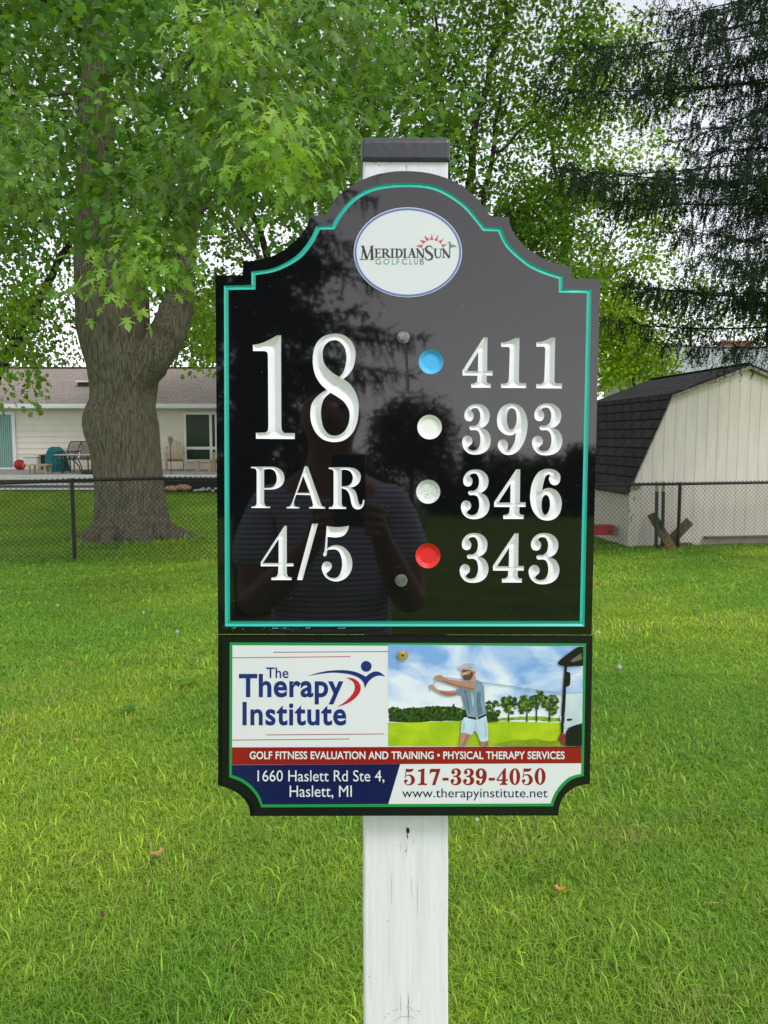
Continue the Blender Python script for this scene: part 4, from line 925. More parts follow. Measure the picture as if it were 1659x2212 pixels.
bl = [bough_to(1165, 372, 10.6, 5.1), bough_to(1300, 385, 9.4, 5.5), bough_to(1225, 85, 10.8, 7.4), bough_to(1330, 100, 9.0, 7.2), bough_to(1310, 200, 11.8, 6.6), bough_to(1180, 185, 11.0, 6.4), bough_to(1290, 440, 11.4, 4.9), bough_to(1250, 400, 12.2, 5.2),
      bough_to(1330, 610, 10.4, 3.6), bough_to(1350, 620, 11.8, 3.7), bough_to(1420, 500, 9.8, 4.3), bough_to(1480, 560, 9.2, 4.1), bough_to(1400, 735, 11.0, 2.9), bough_to(1440, 280, 10.0, 5.9), bough_to(1480, 330, 12.0, 5.7), bough_to(1500, 20, 9.6, 8.0), bough_to(1440, -60, 11.0, 8.6), bough_to(1420, 160, 10.2, 7.0), bough_to(1540, 640, 11.8, 3.4), bough_to(1560, 430, 9.5, 4.9), bough_to(1590, 240, 9.3, 6.3), bough_to(1600, 120, 10, 7.3), bough_to(1590, 520, 12.4, 4.4), bough_to(1380, 20, 12, 8.0), bough_to(1240, -80, 11, 9.2), bough_to(1610, 350, 10.6, 5.6), bough_to(1300, 690, 12.0, 3.2)]
for i in range(22):
    z = 4.6 + i * .3; bl.append((math.pi + rng.uniform(-1.0, 1.0), z, max(1.2, 4.6 - z * .2) * rng.uniform(.55, .95), .30, .12))
for i in range(16):
    z = 3.4 + i * .55; bl.append((rng.uniform(-1.9, 1.9), z, max(.8, 3.6 - z * .22), .22, .1))
spruce('spruce_tree', 'dark drooping spruce whose boughs hang in from the right edge over the shed', (SX, SY, SZ), 14.0, bl, (.026, .045, .023), per=32, dens=12.5, wid=.0072, droopL=.6)

# ------------------------------------------------------------------ chain-link fence
def build_fence():
    fm = mat('black_vinyl_fence', (.012, .013, .013), .45, .4)
    def fy(x): return 11.8 + .17 * (x + 4.79)
    ftop_px = [(-400, 1052), (0, 1042.5), (155, 1036), (350, 1032), (467, 1033), (870, 1040), (1285, 1046), (1470, 1044), (1659, 1041), (2000, 1041)]
    tx = []; tz = []
    for px, py in ftop_px:
        k = (px - CX) / FOC; x = k * (11.8 + .17 * 4.79) / (1 - .17 * k); tx.append(x); tz.append(at(px, py, fy(x))[2])
    def ztop(x): return float(np.interp(x, tx, tz))
    x0, x1 = -8.12, 8.55
    root = empty('chain_link_fence', (0, fy(0), gz1(0, fy(0))), 'black chain-link fence running across behind the sign', 'fence')
    xs = np.linspace(x0, x1, 60); mb = MB(); mb.tube([(x, fy(x), ztop(x) - .012) for x in xs], .024, 8); mb.build('top_rail', fm, root, smooth=True)
    for x in (-8.12, -4.79, -1.46, 1.87, 5.2, 8.53):
        mb = MB(); y = fy(x) - .03; g = gz1(x, y); mb.tube([(x, y, g - .05), (x, y, ztop(x) + .0)], .03, 10); mb.lathe((x, y, ztop(x) - .01), [(.034, 0), (.034, .015), (.02, .03), (.002, .034)], 10); mb.build('post', fm, root, smooth=False)
    mb = MB(); dg = .078; w = .0055
    n = int((x1 - x0) / dg) + 30
    def wire(p, q): 
        p = Vector(p); q = Vector(q); t = (q - p).normalized(); a = Vector((0, 1, 0)); s = t.cross(a).normalized() * w / 2; o = a * w / 2
        mb.add([p + s, p - s, p + o, q + s, q - s, q + o], [(0, 1, 4, 3), (1, 2, 5, 4), (2, 0, 3, 5)])
    Hh = 1.32
    for i in range(-int(Hh / dg) - 1, n):
        for sgn in (1, -1):
            xa = x0 + i * dg if sgn > 0 else x0 + i * dg + Hh; seg = 6
            pr = None
            for k in range(seg + 1):
                u = k / seg; x = xa + sgn * Hh * u
                xx = min(max(x, x0), x1); top = ztop(xx) + .012; g = gz1(xx, fy(xx)); y = fy(xx) - .02 + .006 * sgn * (1 if k % 2 else -1)
                z = top - Hh * u
                cur = (x, y, max(z, g - .02)); ok = x0 <= x <= x1
                if pr is not None and (ok or pok) and z + Hh / seg > g: wire(pr, cur)
                pr = cur; pok = ok
    for i in range(int((x1 - x0) / dg)):
        x = x0 + i * dg; t = ztop(x); mb.bar((x - .012, fy(x) - .02, t + .008), (x + .012, fy(x) - .02, t + .03), .008, .008); mb.bar((x + .012, fy(x) - .02, t + .03), (x + .02, fy(x) - .02, t + .006), .007, .007)
    mb.build('wire_mesh', fm, root, fix=False)
    return fy
fy = build_fence()

# ------------------------------------------------------------------ shed
def shingle_mat(name, c1, c2, mortar, bw, bh, ax, ay, msz=.02):
    """shingle courses laid along the two given world directions (metres)"""
    m = bpy.data.materials.new(name); m.use_nodes = True; n, l = m.node_tree.nodes, m.node_tree.links; b = n['Principled BSDF']; b.inputs['Roughness'].default_value = .95; b.inputs['Specular IOR Level'].default_value = .15
    tc = n.new('ShaderNodeTexCoord'); co = n.new('ShaderNodeCombineXYZ')
    for i, a in enumerate((ax, ay)):
        d = n.new('ShaderNodeVectorMath'); d.operation = 'DOT_PRODUCT'; d.inputs[1].default_value = a; l.new(tc.outputs['Object'], d.inputs[0]); l.new(d.outputs['Value'], co.inputs[i])
    br = n.new('ShaderNodeTexBrick'); br.inputs['Scale'].default_value = 1; br.inputs['Brick Width'].default_value = bw; br.inputs['Row Height'].default_value = bh; br.inputs['Mortar Size'].default_value = bh * msz; br.inputs['Mortar Smooth'].default_value = .3
    br.inputs['Color1'].default_value = (*c1, 1); br.inputs['Color2'].default_value = (*c2, 1); br.inputs['Mortar'].default_value = (*mortar, 1)
    l.new(co.outputs[0], br.inputs['Vector'])
    t = n.new('ShaderNodeTexNoise'); t.inputs['Scale'].default_value = 9; t.inputs['Detail'].default_value = 8; l.new(tc.outputs['Object'], t.inputs['Vector'])
    rp = n.new('ShaderNodeValToRGB'); rp.color_ramp.elements[0].color = (.6, .6, .6, 1); rp.color_ramp.elements[1].color = (1.25, 1.22, 1.18, 1); l.new(t.outputs[0], rp.inputs[0])
    mx = n.new('ShaderNodeMix'); mx.data_type = 'RGBA'; mx.blend_type = 'MULTIPLY'; mx.inputs['Factor'].default_value = 1; l.new(br.outputs[0], mx.inputs['A']); l.new(rp.outputs[0], mx.inputs['B']); l.new(mx.outputs['Result'], b.inputs['Base Color'])
    bp = n.new('ShaderNodeBump'); bp.inputs['Strength'].default_value = .8; bp.inputs['Distance'].default_value = .01; bp.invert = True; l.new(br.outputs['Fac'], bp.inputs['Height']); l.new(bp.outputs[0], b.inputs['Normal'])
    return m
def build_shed():
    g = np.array([.993, .113, 0]); d = np.array([-.113, .993, 0]); zz = np.array([0, 0, 1.0])
    C0 = at(1357, 1188, 13.9); zb = C0[2]; C0 = np.array([C0[0], C0[1], 0])
    W = 4.3; D = 3.7; ze, zk, zr = at(1357, 1052, 13.9)[2], at(1440, 853, 13.95)[2], at(1605, 789, 14.1)[2]
    xk = .72; xm = W / 2
    def Q(u, v, z): return C0 + g * u + d * v + zz * z
    root = empty('garden_shed', Q(W / 2, D / 2, zb), 'cream gambrel-roofed garden shed with dark shingles behind the fence', 'shed')
    cream = mat('shed_cream_paint', (.69, .63, .56), .7, .25, noise_amt=.10, nscale=3, bump=.06, bscale=30, stretch=(3, 3, .5)); trim = mat('shed_trim', (.36, .31, .24), .8, .2, noise_amt=.55, nscale=14)
    corner = mat('peeling_corner', (.62, .58, .50), .8, .2, noise_amt=.6, nscale=9, stretch=(3, 3, 1), col2=(.26, .21, .17), ramp=(.36, .40)); dk = mat('shed_dark_gap', (.05, .045, .04), .9, .1)
    prof = [(0, ze), (xk, zk), (xm, zr), (W - xk, zk), (W, ze)]
    def top(u): return float(np.interp(u, [p[0] for p in prof], [p[1] for p in prof]))
    mb = MB(); bw = .203; u = 0; z0 = zb + .06
    while u < W - .01:
        u1 = min(u + bw, W); a, b = u + .0028, u1 - .0028
        ks = sorted({a, b} | {p[0] for p in prof if a < p[0] < b})
        for v, vb in ((-.012, .0), (D + .012, D)):
            front = [Q(k, v, z0) for k in ks] ; tops = [Q(k, v, top(k)) for k in ks]; nq = len(ks)
            for i in range(nq - 1): mb.quad(front[i], front[i + 1], tops[i + 1], tops[i])
            mb.quad(Q(a, v, z0), Q(a, v, top(a)), Q(a, vb, top(a)), Q(a, vb, z0)); mb.quad(Q(b, v, z0), Q(b, v, top(b)), Q(b, vb, top(b)), Q(b, vb, z0))
        u = u1
    v = 0
    while v < D - .01:
        v1 = min(v + bw, D); a, b = v + .004, v1 - .004
        for uu, ub in ((-.012, 0), (W + .012, W)): mb.quad(Q(uu, a, z0), Q(uu, b, z0), Q(uu, b, ze), Q(uu, a, ze))
        v = v1
    # backing (dark grooves)
    poly = [Q(p[0], .001, p[1] - .003) for p in prof]
    mb.add([Q(0, .001, z0)] + poly + [Q(W, .001, z0)], [tuple(range(7))], 1); mb.add([Q(0, D - .001, z0)] + [p + d * (D - .002) for p in poly] + [Q(W, D - .001, z0)], [tuple(range(7))], 1)
    mb.quad(Q(.001, 0, z0), Q(.001, D, z0), Q(.001, D, ze), Q(.001, 0, ze), 1); mb.quad(Q(W - .001, 0, z0), Q(W - .001, D, z0), Q(W - .001, D, ze), Q(W - .001, 0, ze), 1)
    mb.build('wall', [cream, mat('siding_groove', (.44, .39, .34), .9, .1)], root, fix=True)
    mb = MB()
    for uu, vv in ((-.02, -.02), (W - .07, -.02)): mb.box((0, 0, 0), (.09, .03, 1))if False else None
    a = MB(); a.add([Q(-.022, -.024, zb + .02), Q(.10, -.024, zb + .02), Q(.10, -.024, ze - .02), Q(-.022, -.024, ze - .02), Q(-.022, .09, zb + .02), Q(-.022, .09, ze - .02), Q(.10, -.010, zb + .02), Q(.10, -.010, ze - .02)], [(0, 1, 2, 3), (4, 0, 3, 5), (1, 6, 7, 2)]); a.build('corner_board', corner, root)['label'] = 'peeling corner board'
    # skid base, its near-black colour also standing in for the contact shadow
    mb = MB(); mb.add([Q(.03, .03, zb - .06), Q(W - .03, .03, zb - .06), Q(W - .03, D, zb - .06), Q(.03, D, zb - .06), Q(.03, .03, zb + .08), Q(W - .03, .03, zb + .08), Q(W - .03, D, zb + .08), Q(.03, D, zb + .08)], [(0, 1, 5, 4), (3, 0, 4, 7), (1, 2, 6, 5)]); mb.build('skid', dk, root)
    # roof slabs with small flare at the eave
    ov = .10; th = .035
    def rm(name, ay): return shingle_mat(name, (.042, .043, .046), (.058, .059, .063), (.014, .014, .015), .42, .19, tuple(d), tuple(ay), .10)
    rp = [(-.13, ze - .10), (0.0 - .035, ze + .02), (xk - .02, zk + .03), (xm, zr + .03), (W - xk + .02, zk + .03), (W + .035, ze + .02), (W + .13, ze - .10)]
    mats = [rm('shingles_steep', norm((g * xk + zz * (zk - ze))[None])[0]), rm('shingles_shallow', norm((g * (xm - xk) + zz * (zr - zk))[None])[0]), rm('shingles_back', norm((g * (xm - xk) - zz * (zr - zk))[None])[0])]
    mb = MB(); midx = [0, 0, 1, 2, 2, 2]
    for i in range(6):
        (u0, z0_), (u1, z1_) = rp[i], rp[i + 1]
        mb.quad(Q(u0, -ov, z0_), Q(u1, -ov, z1_), Q(u1, D + ov, z1_), Q(u0, D + ov, z0_), midx[i]); mb.quad(Q(u0, -ov, z0_ - th), Q(u1, -ov, z1_ - th), Q(u1, D + ov, z1_ - th), Q(u0, D + ov, z0_ - th), midx[i])
        mb.quad(Q(u0, -ov, z0_), Q(u1, -ov, z1_), Q(u1, -ov, z1_ - th), Q(u0, -ov, z0_ - th), midx[i])
    mb.quad(Q(rp[0][0], -ov, rp[0][1]), Q(rp[0][0], D + ov, rp[0][1]), Q(rp[0][0], D + ov, rp[0][1] - th), Q(rp[0][0], -ov, rp[0][1] - th))
    # ridge and knee caps
    mb.bar(Q(xm, -ov, zr + .036), Q(xm, D + ov, zr + .036), .16, .012, 1)
    mb.build('roof', mats, root, fix=False)
    # rake boards
    mb = MB()
    for i in range(1, 5):
        (u0, z0_), (u1, z1_) = rp[i], rp[i + 1]; nz = .062
        mb.add([Q(u0, -ov + .006, z0_ - th - .002), Q(u1, -ov + .006, z1_ - th - .002), Q(u1, -ov + .006, z1_ - th - nz), Q(u0, -ov + .006, z0_ - th - nz), Q(u0, -.013, z0_ - th - .002), Q(u1, -.013, z1_ - th - .002), Q(u1, -.013, z1_ - th - nz), Q(u0, -.013, z0_ - th - nz)], [(0, 1, 2, 3), (3, 2, 6, 7), (4, 7, 6, 5)])
    mb.build('rake_board', trim, root)
    mb = MB(); p = Q(-.02, -.05, ze + .02); mb.bar(Q(.0, -.05, ze + .0), Q(.17, -.05, ze + .0), .06, .05); mb.build('eave_block', trim, root)
    # loose planks stacked along the base
    wd = mat('weathered_plank', (.19, .16, .11), .9, .1, noise_amt=.5, nscale=10, stretch=(1, 8, 8)); wd2 = mat('dark_plank', (.07, .06, .045), .9, .1, noise_amt=.5, nscale=10)
    names = ['long grey plank lying on top against the foot of the shed wall', 'long weathered plank lowest in the pile under the shed wall', 'short dark plank lying in the grass at the right end of the pile', 'short brown plank end beside the loose posts at the shed foot']
    for (u0, u1, v0, zo, h, m), lb in zip([(1.42, 4.6, -.10, .22, .035, wd), (1.2, 3.4, -.22, .06, .04, wd), (2.9, 4.5, -.32, .06, .05, wd2), (.68, 1.1, -.18, .09, .09, wd)], names):
        mb = MB(); mb.bar(Q(u0, v0, zb + zo), Q(u1, v0 - .03, zb + zo + .01), .13, h); tag(mb.build('plank', m, bevel=.004), lb, 'plank', 'planks lying along the shed base')
    mb = MB(); c = Q(-.28, .55, zb + .30); mb.box((-.18, -.12, -.08), (.18, .12, .08), 0, Matrix.Translation(Vector(c))); mb.box((-.20, -.14, .08), (.20, .14, .10), 0, Matrix.Translation(Vector(c)))
    mb.bar(Vector(c) + Vector((0.08, -.121, -.01)), Vector(c) + Vector((.14, -.121, -.01)), .01, .03, 1)
    tag(mb.build('crate', [mat('red_plastic', (.40, .03, .035), .5, .4), dk], bevel=.008), 'small red box beside the shed side wall near the sign edge', 'box')
    # two leaning boards
    lw = mat('leaning_board_wood', (.17, .125, .065), .9, .15, noise_amt=.55, nscale=9, stretch=(5, 5, 1), bump=.3, bscale=18)
    y = 13.25
    p, q = at(1462, 1204, y), at(1407, 1110, 13.75); mb = MB(); mb.bar(p, q, .16, .04, 0, (0, -1, .1)); mb.add([], []); tag(mb.build('leaning_board', lw, bevel=.006), 'weathered board leaning left behind two loose green posts', 'board', 'boards leaning on the fence')
    p, q = at(1425, 1192, y + .25), at(1490, 1126, 13.62); mb = MB(); mb.bar(p, q, .17, .04, 0, (0, -1, .1)); tag(mb.build('leaning_board', lw, bevel=.006), 'wide brown board leaning right across the fence post', 'board', 'boards leaning on the fence')
    gp = mat('green_metal_post', (.025, .055, .055), .5, .4); tan = mat('tan_post_tip', (.42, .36, .24), .7, .2)
    for px, lb in ((1419, 'loose green metal post with pale tip, the left of two behind the fence'), (1433, 'loose green metal post with pale tip, the right of two behind the fence')):
        yy = 13.55; a, b = at(px - 2, 1188, yy), at(px, 1062, yy); c = at(px, 1040, yy); r = empty('stake', a, lb, 'post', 'loose posts by the shed'); mb = MB(); mb.tube([a, b], .032, 8); mb.build('shaft', gp, r); mb = MB(); mb.tube([b, c], .03, 8); mb.build('tip', tan, r)
    rk = mat('pale_rock', (.42, .38, .31), .9, .2, noise_amt=.3, nscale=20)
    return root
build_shed()

# ------------------------------------------------------------------ house on the left with its deck
HY = 27.0; DY = 23.4
def HP(px, py, Y=HY): return at(px, py, Y)
def build_house():
    zd = HP(400, 1013)[2]; zsof = HP(400, 884)[2]; zeave = HP(400, 873, HY - .5)[2]; x0, x1 = X(-420, HY), X(930, HY)
    zg = gz1(-9, 24) - .3
    root = empty('ranch_house', ((x0 + x1) / 2, HY + 4, zg), 'low cream ranch house with a brown shingle roof behind the maple', 'house')
    side = mat('cream_siding', (.74, .685, .59), .6, .3, noise_amt=.06, nscale=2); white = mat('white_trim', (.74, .75, .76), .5, .35)
    mb = MB(); h = .205; z = zg
    mb.quad((x0, HY + .02, zg), (x1, HY + .02, zg), (x1, HY + .02, zsof), (x0, HY + .02, zsof))
    z = zd - .1
    while z < zsof:
        z2 = min(z + h, zsof); mb.quad((x0, HY - .026, z), (x1, HY - .026, z), (x1, HY - .002, z2), (x0, HY - .002, z2)); mb.quad((x0, HY - .026, z), (x1, HY - .026, z), (x1, HY + .0, z), (x0, HY + .0, z)); z = z2
    for xx in (x0, x1): mb.quad((xx, HY - .03, zg), (xx, HY + 8, zg), (xx, HY + 8, zsof), (xx, HY - .03, zsof))
    mb.quad((x0, HY + 8, zg), (x1, HY + 8, zg), (x1, HY + 8, zsof), (x0, HY + 8, zsof)); mb.build('wall', side, root, fix=False)
    zr = HP(400, 795, HY + 4)[2]
    sl = norm(np.array([[0, 4.5, zr - zeave]]))[0]
    rmat = shingle_mat('brown_shingles', (.29, .245, .215), (.36, .31, .275), (.20, .165, .15), .33, .13, (1, 0, 0), tuple(sl), .12)
    mb = MB(); a = .4
    mb.quad((x0 - a, HY - .5, zeave), (x1 + a, HY - .5, zeave), (x1 + a, HY + 4, zr), (x0 - a, HY + 4, zr)); mb.quad((x0 - a, HY + 8.5, zeave), (x1 + a, HY + 8.5, zeave), (x1 + a, HY + 4, zr), (x0 - a, HY + 4, zr))
    for xx in (x0, x1): mb.add([(xx, HY, zsof), (xx, HY + 8, zsof), (xx, HY + 4, zr - .1)], [(0, 1, 2)])
    roof = mb.build('roof', rmat, root, fix=False)
    mb = MB(); mb.bar((x0 - a, HY + 4, zr + .02), (x1 + a, HY + 4, zr + .02), .25, .03); mb.build('ridge_cap', mat('ridge_dark', (.06, .05, .045), .9, .1), roof)
    mb = MB(); mb.box((x0 - a, HY - .62, zeave - .14), (x1 + a, HY - .50, zeave + .005)); mb.box((x0 - a, HY - .50, zeave - .16), (x1 + a, HY - .003, zeave - .12)); mb.build('gutter', white, root, bevel=.015)
    # roof vent
    v = HP(184, 830, HY + 1.7); mb = MB(); mb.box((v[0] - .2, v[1] - .2, v[2] - .12), (v[0] + .2, v[1] + .25, v[2] + .06)); vt = mb.build('roof_vent', mat('vent_dark', (.03, .03, .03), .6, .3), roof); mb = MB(); mb.box((v[0] - .25, v[1] - .28, v[2] + .06), (v[0] + .25, v[1] + .3, v[2] + .11)); mb.build('vent_hood', white, roof)
    glass = mat('window_glass', (.03, .05, .03), .08, .12)
    def window(name, pxs, py0, py1, frame_px=7, mull=(), rail=None, pane=glass, extra=None):
        xa, xb = X(pxs[0], HY), X(pxs[1], HY); zt, zb = HP(400, py0)[2], HP(400, py1)[2]; w = frame_px * HY / FOC
        r = MB(); f = HY - .075; b_ = HY - .0
        r.box((xa, f, zb), (xb, b_, zb + w)); r.box((xa, f, zt - w), (xb, b_, zt)); r.box((xa, f, zb + w), (xa + w, b_, zt - w)); r.box((xb - w, f, zb + w), (xb, b_, zt - w))
        for m_ in mull: xm = X(m_, HY); r.box((xm - w * .5, f + .005, zb + w), (xm + w * .5, b_, zt - w))
        if rail: 
            zm = HP(400, rail)[2]; r.box((xa + w, f + .01, zm - w * .55), (xb - w, b_, zm + w * .55))
        fr = r.build(name, white, root, bevel=.006)
        p = MB(); p.box((xa + w * .8, HY - .045, zb + w * .8), (xb - w * .8, HY - .035, zt - w * .8)); p.build('pane', pane, fr)
        return fr, xa, xb, zb, zt, w
    window('window', (400, 620), 890, 998, 5.5, (458, 470, 540), 968)
    # sliding glass door with teal vertical blinds
    bl = mat('teal_blind', (.24, .40, .36), .6, .3)
    d, xa, xb, zb, zt, w = window('sliding_door', (-95, 39), 889, 1017, 7, (-28,))
    mb = MB(); n = 26
    for i in range(n):
        xl = xa + w + (xb - xa - 2 * w) * i / n; xr = xa + w + (xb - xa - 2 * w) * (i + .92) / n; mb.quad((xl, HY - .050, zb + w), (xr, HY - .066, zb + w), (xr, HY - .066, zt - w), (xl, HY - .050, zt - w))
    mb.build('blind', bl, d, fix=False)
    # ---- deck
    dk = mat('deck_boards', (.42, .38, .34), .8, .2, noise_amt=.2, nscale=5); de = mat('deck_edge', (.72, .70, .69), .6, .3, noise_amt=.1, nscale=4); sk = mat('deck_skirt', (.20, .17, .15), .85, .15, noise_amt=.3, nscale=6)
    zed = HP(200, 1026, DY)[2]
    dr = empty('deck', ((x0 + x1) / 2, (DY + HY) / 2, zed - .5), 'raised patio deck with a white edge along the back of the house', 'deck')
    mb = MB()
    for i in range(24):
        ya = DY + .03 + (HY - DY - .06) * i / 24; yb = ya + (HY - DY - .06) / 24 - .008; zz = zed + (zd - zed) * i / 24
        mb.box((x0, ya, zz - .03), (x1, yb, zz))
    mb.build('deck_board', dk, dr); 
    ze2 = HP(200, 1036, DY)[2]
    mb = MB(); mb.box((x0, DY - .04, ze2), (x1, DY + .02, zed + .004)); mb.build('edge_board', de, dr, bevel=.005)
    xs = X(352, DY)
    zg2 = HP(200, 1063, DY)[2] - .1
    z5, z6 = HP(200, 1046, DY)[2], HP(200, 1056, DY)[2]
    mb = MB(); mb.box((x0, DY + .03, zg2), (x1, DY + .08, ze2)); mb.build('skirt', sk, dr)
    for za in (z5, z6): mb = MB(); mb.box((x0, DY - .01, za - .03), (xs, DY + .029, za + .03)); mb.build('skirt_rail', de, dr)
    # dark planting bed, stones
    mb = MB(); xa, xb = X(352, DY - .3), X(700, DY - .3); g = gz1(xa, DY - .3); mb.box((xa, DY - .35, g - .1), (xb, DY - .05, HP(400, 1037, DY)[2])); tag(mb.build('bed_edging', mat('dark_edging', (.015, .016, .017), .8, .2), bevel=.01), 'dark timber edging in front of the deck right of the maple', 'edging')
    rock = mat('tan_rock', (.42, .27, .15), .9, .15, noise_amt=.4, nscale=8); rk2 = mat('grey_rock', (.5, .5, .48), .9, .15, noise_amt=.3, nscale=10)
    rr = random.Random(2)
    def stone(px, py, w, h, m, lb, gr):
        Y = DY - .8; c = at(px, py, Y); k = Y / FOC; mb = MB(); vs = []; ns = 10
        bmm = bmesh.new(); bmesh.ops.create_icosphere(bmm, subdivisions=2, radius=1)
        for v_ in bmm.verts: v_.co = v_.co * (1 + .22 * noise.noise(v_.co * 1.6 + Vector((px, py, 0))))
        mb.add([(c[0] + v_.co.x * w / 2 * k, c[1] + v_.co.y * w / 3 * k, c[2] + v_.co.z * h / 2 * k) for v_ in bmm.verts], [tuple(q.index for q in f_.verts) for f_ in bmm.faces]); bmm.free()
        tag(mb.build('rock', m, smooth=True), lb, 'rock', gr)
    stone(372, 1055, 34, 14, rock, 'tan rock touching the right side of the maple trunk', 'rocks along the deck bed'); stone(396, 1053, 34, 15, rock, 'large tan rock, the second one right of the maple trunk', 'rocks along the deck bed')
    for i in range(9): stone(418 + i * 7 + rr.uniform(-2, 2), 1058 + rr.uniform(-3, 2), rr.uniform(6, 10), rr.uniform(5, 8), rk2, 'small pale stone in the row of stones in front of the deck bed', 'small pale stones along the deck bed')
    return zd, zed
zd, zed = build_house()
def dz(Y): return zed + (zd - zed) * (Y - DY) / (HY - DY)

def patio():
    wood = mat('natural_wood', (.55, .43, .28), .7, .25, noise_amt=.2, nscale=12); dark = mat('dark_metal', (.03, .028, .027), .5, .4); sling = mat('grey_sling', (.27, .22, .19), .8, .2); white = mat('white_resin', (.68, .64, .58), .5, .3)
    teal = mat('teal_cover', (.03, .20, .22), .75, .2, noise_amt=.5, nscale=9, bump=.6, bscale=12); metal = mat('pale_metal', (.55, .53, .50), .4, .4)
    K = lambda Y: Y / FOC
    # trash / storage box by the door
    Y = HY - .45; a, b = at(60, 1016, Y), at(88, 984, Y); r = empty('storage_box', ((a[0] + b[0]) / 2, Y, dz(Y)), 'white storage box against the house wall behind the bench', 'box')
    mb = MB(); mb.box((a[0], Y - .28, dz(Y)), (b[0], Y + .28, b[2] - .06)); mb.build('box_body', white, r, bevel=.03); mb = MB(); mb.box((a[0] - .03, Y - .31, b[2] - .058), (b[0] + .03, Y + .30, b[2])); mb.build('lid', white, r, bevel=.02)
    # dark pot behind the bench
    c = at(95, 980, HY - .35); mb = MB(); mb.lathe((c[0], c[1], dz(c[1])), [(.10, 0), (.13, .25), (.14, .44), (.16, .46), (.16, .51), (.12, .51)], 14); tag(mb.build('planter', dark, smooth=False), 'tall dark pot beside the white storage box', 'pot')
    # bench: low wooden table
    Y = 24.2; x0, x1 = X(66, Y), X(108, Y); zt = at(150, 1002.5, Y)[2]; z0 = dz(Y)
    r = empty('wooden_bench', ((x0 + x1) / 2, Y, z0), 'low pale wooden bench in front of the white storage box', 'bench')
    for i in range(3): mb = MB(); ya = Y - .22 + i * .15; mb.box((x0, ya, zt - .05), (x1, ya + .14, zt)); mb.build('slat', wood, r, bevel=.006)
    for xx, s in ((x0 + .07, -1), (x1 - .09, 1)):
        for yy in (Y - .18, Y + .18): mb = MB(); mb.bar((xx + .05 * s, yy, z0), (xx, yy, zt - .05), .08, .05); mb.build('leg', wood, r)
    # sling patio chairs
    def sling_chair(px, Y, w, lb, rot):
        x = X(px, Y); z = dz(Y); M = Matrix.Translation((x, Y, z)) @ Matrix.Rotation(rot, 4, 'Z'); T = lambda p: M @ Vector(p)
        r = empty('patio_chair', (x, Y, z), lb, 'chair', 'sling patio chairs on the deck'); h = w / 2
        sh, bh = .42, .98
        mb = MB()
        mb.add([T((-h + .03, -.25, sh + .04)), T((h - .03, -.25, sh + .04)), T((h - .03, .22, sh - .01)), T((-h + .03, .22, sh - .01))], [(0, 1, 2, 3)]); mb.build('seat', sling, r).modifiers.new('thick', 'SOLIDIFY').thickness = .012
        mb = MB(); mb.add([T((-h + .03, .22, sh + .02)), T((h - .03, .22, sh + .02)), T((h - .03, .36, bh - .1)), T((h - .03, .45, bh)), T((-h + .03, .45, bh)), T((-h + .03, .36, bh - .1))], [(0, 1, 2, 5), (5, 2, 3, 4)]); mb.build('backrest', sling, r).modifiers.new('thick', 'SOLIDIFY').thickness = .012
        for s in (-1, 1):
            mb = MB(); mb.tube([T((s * h, .46, bh + .01)), T((s * h, .37, bh - .1)), T((s * h, .22, sh)), T((s * h, -.26, sh + .03)), T((s * h, -.30, 0))], .018, 6); mb.build('leg', dark, r)
            mb = MB(); mb.tube([T((s * h, .05, sh)), T((s * h, .30, .2)), T((s * h, .36, 0))], .018, 6); mb.build('leg', dark, r)
            mb = MB(); mb.tube([T((s * h, .28, .68)), T((s * h, .0, .66)), T((s * h, -.22, .62)), T((s * h, -.26, sh + .03))], .02, 6); mb.build('armrest', dark, r)
        mb = MB(); mb.tube([T((-h, .46, bh + .01)), T((h, .46, bh + .01))], .018, 6); mb.build('top_bar', dark, r)
    sling_chair(143, 25.0, .52, 'grey sling chair nearest the teal covered chair, angled sideways', R(-28)); sling_chair(187, 25.0, .56, 'grey sling chair half hidden by the maple trunk', R(0))
    # chair under a teal cover
    Y = 25.6; c = at(125, 1020, Y); x = X(125, Y); z0 = dz(Y); k = K(Y)
    r = MB(); prof = [(1019, 101, 148), (1008, 102, 147), (995, 101, 146), (980, 103, 142), (972, 106, 137), (968, 110, 132), (966, 116, 126)]
    vs = []; n = 24
    for j, (py, l_, r_) in enumerate(prof):
        cz = at(200, py, Y)[2]; cz = max(cz, z0) if j else z0
        if j == 0: cz = z0 - .0
        for i in range(n):
            a = 2 * math.pi * i / n; f = 1 + .07 * math.sin(a * 6 + j * .4); vs.append((X((l_ + r_) / 2, Y) + math.cos(a) * (r_ - l_) / 2 * k * f, Y + math.sin(a) * .42 * f * (1 - .06 * j), cz + (0.02 * math.sin(a * 3) if j else 0)))
    fs = [(j * n + i, j * n + (i + 1) % n, (j + 1) * n + (i + 1) % n, (j + 1) * n + i) for j in range(len(prof) - 1) for i in range(n)] + [tuple((len(prof) - 1) * n + i for i in range(n))]
    r.add(vs, fs); tag(r.build('covered_chair', teal, smooth=True), 'patio chair under a draped teal cover beside the sling chairs', 'chair')
    # patio table
    Y = 24.6; zt = at(300, 981, Y)[2]; x0, x1 = X(132, Y), X(215, Y); z0 = dz(Y)
    r = empty('patio_table', ((x0 + x1) / 2, Y, z0), 'patio table with a pale top in front of the sling chairs', 'table')
    mb = MB(); mb.box((x0, Y - .5, zt - .03), (x1, Y + .35, zt)); mb.build('tabletop', metal, r, bevel=.01)
    for xx in (x0 + .2, x1 - .2):
        for yy in (Y - .4, Y + .25): mb = MB(); mb.tube([(xx, yy, z0), (xx, yy, zt - .03)], .022, 8); mb.build('leg', dark, r)
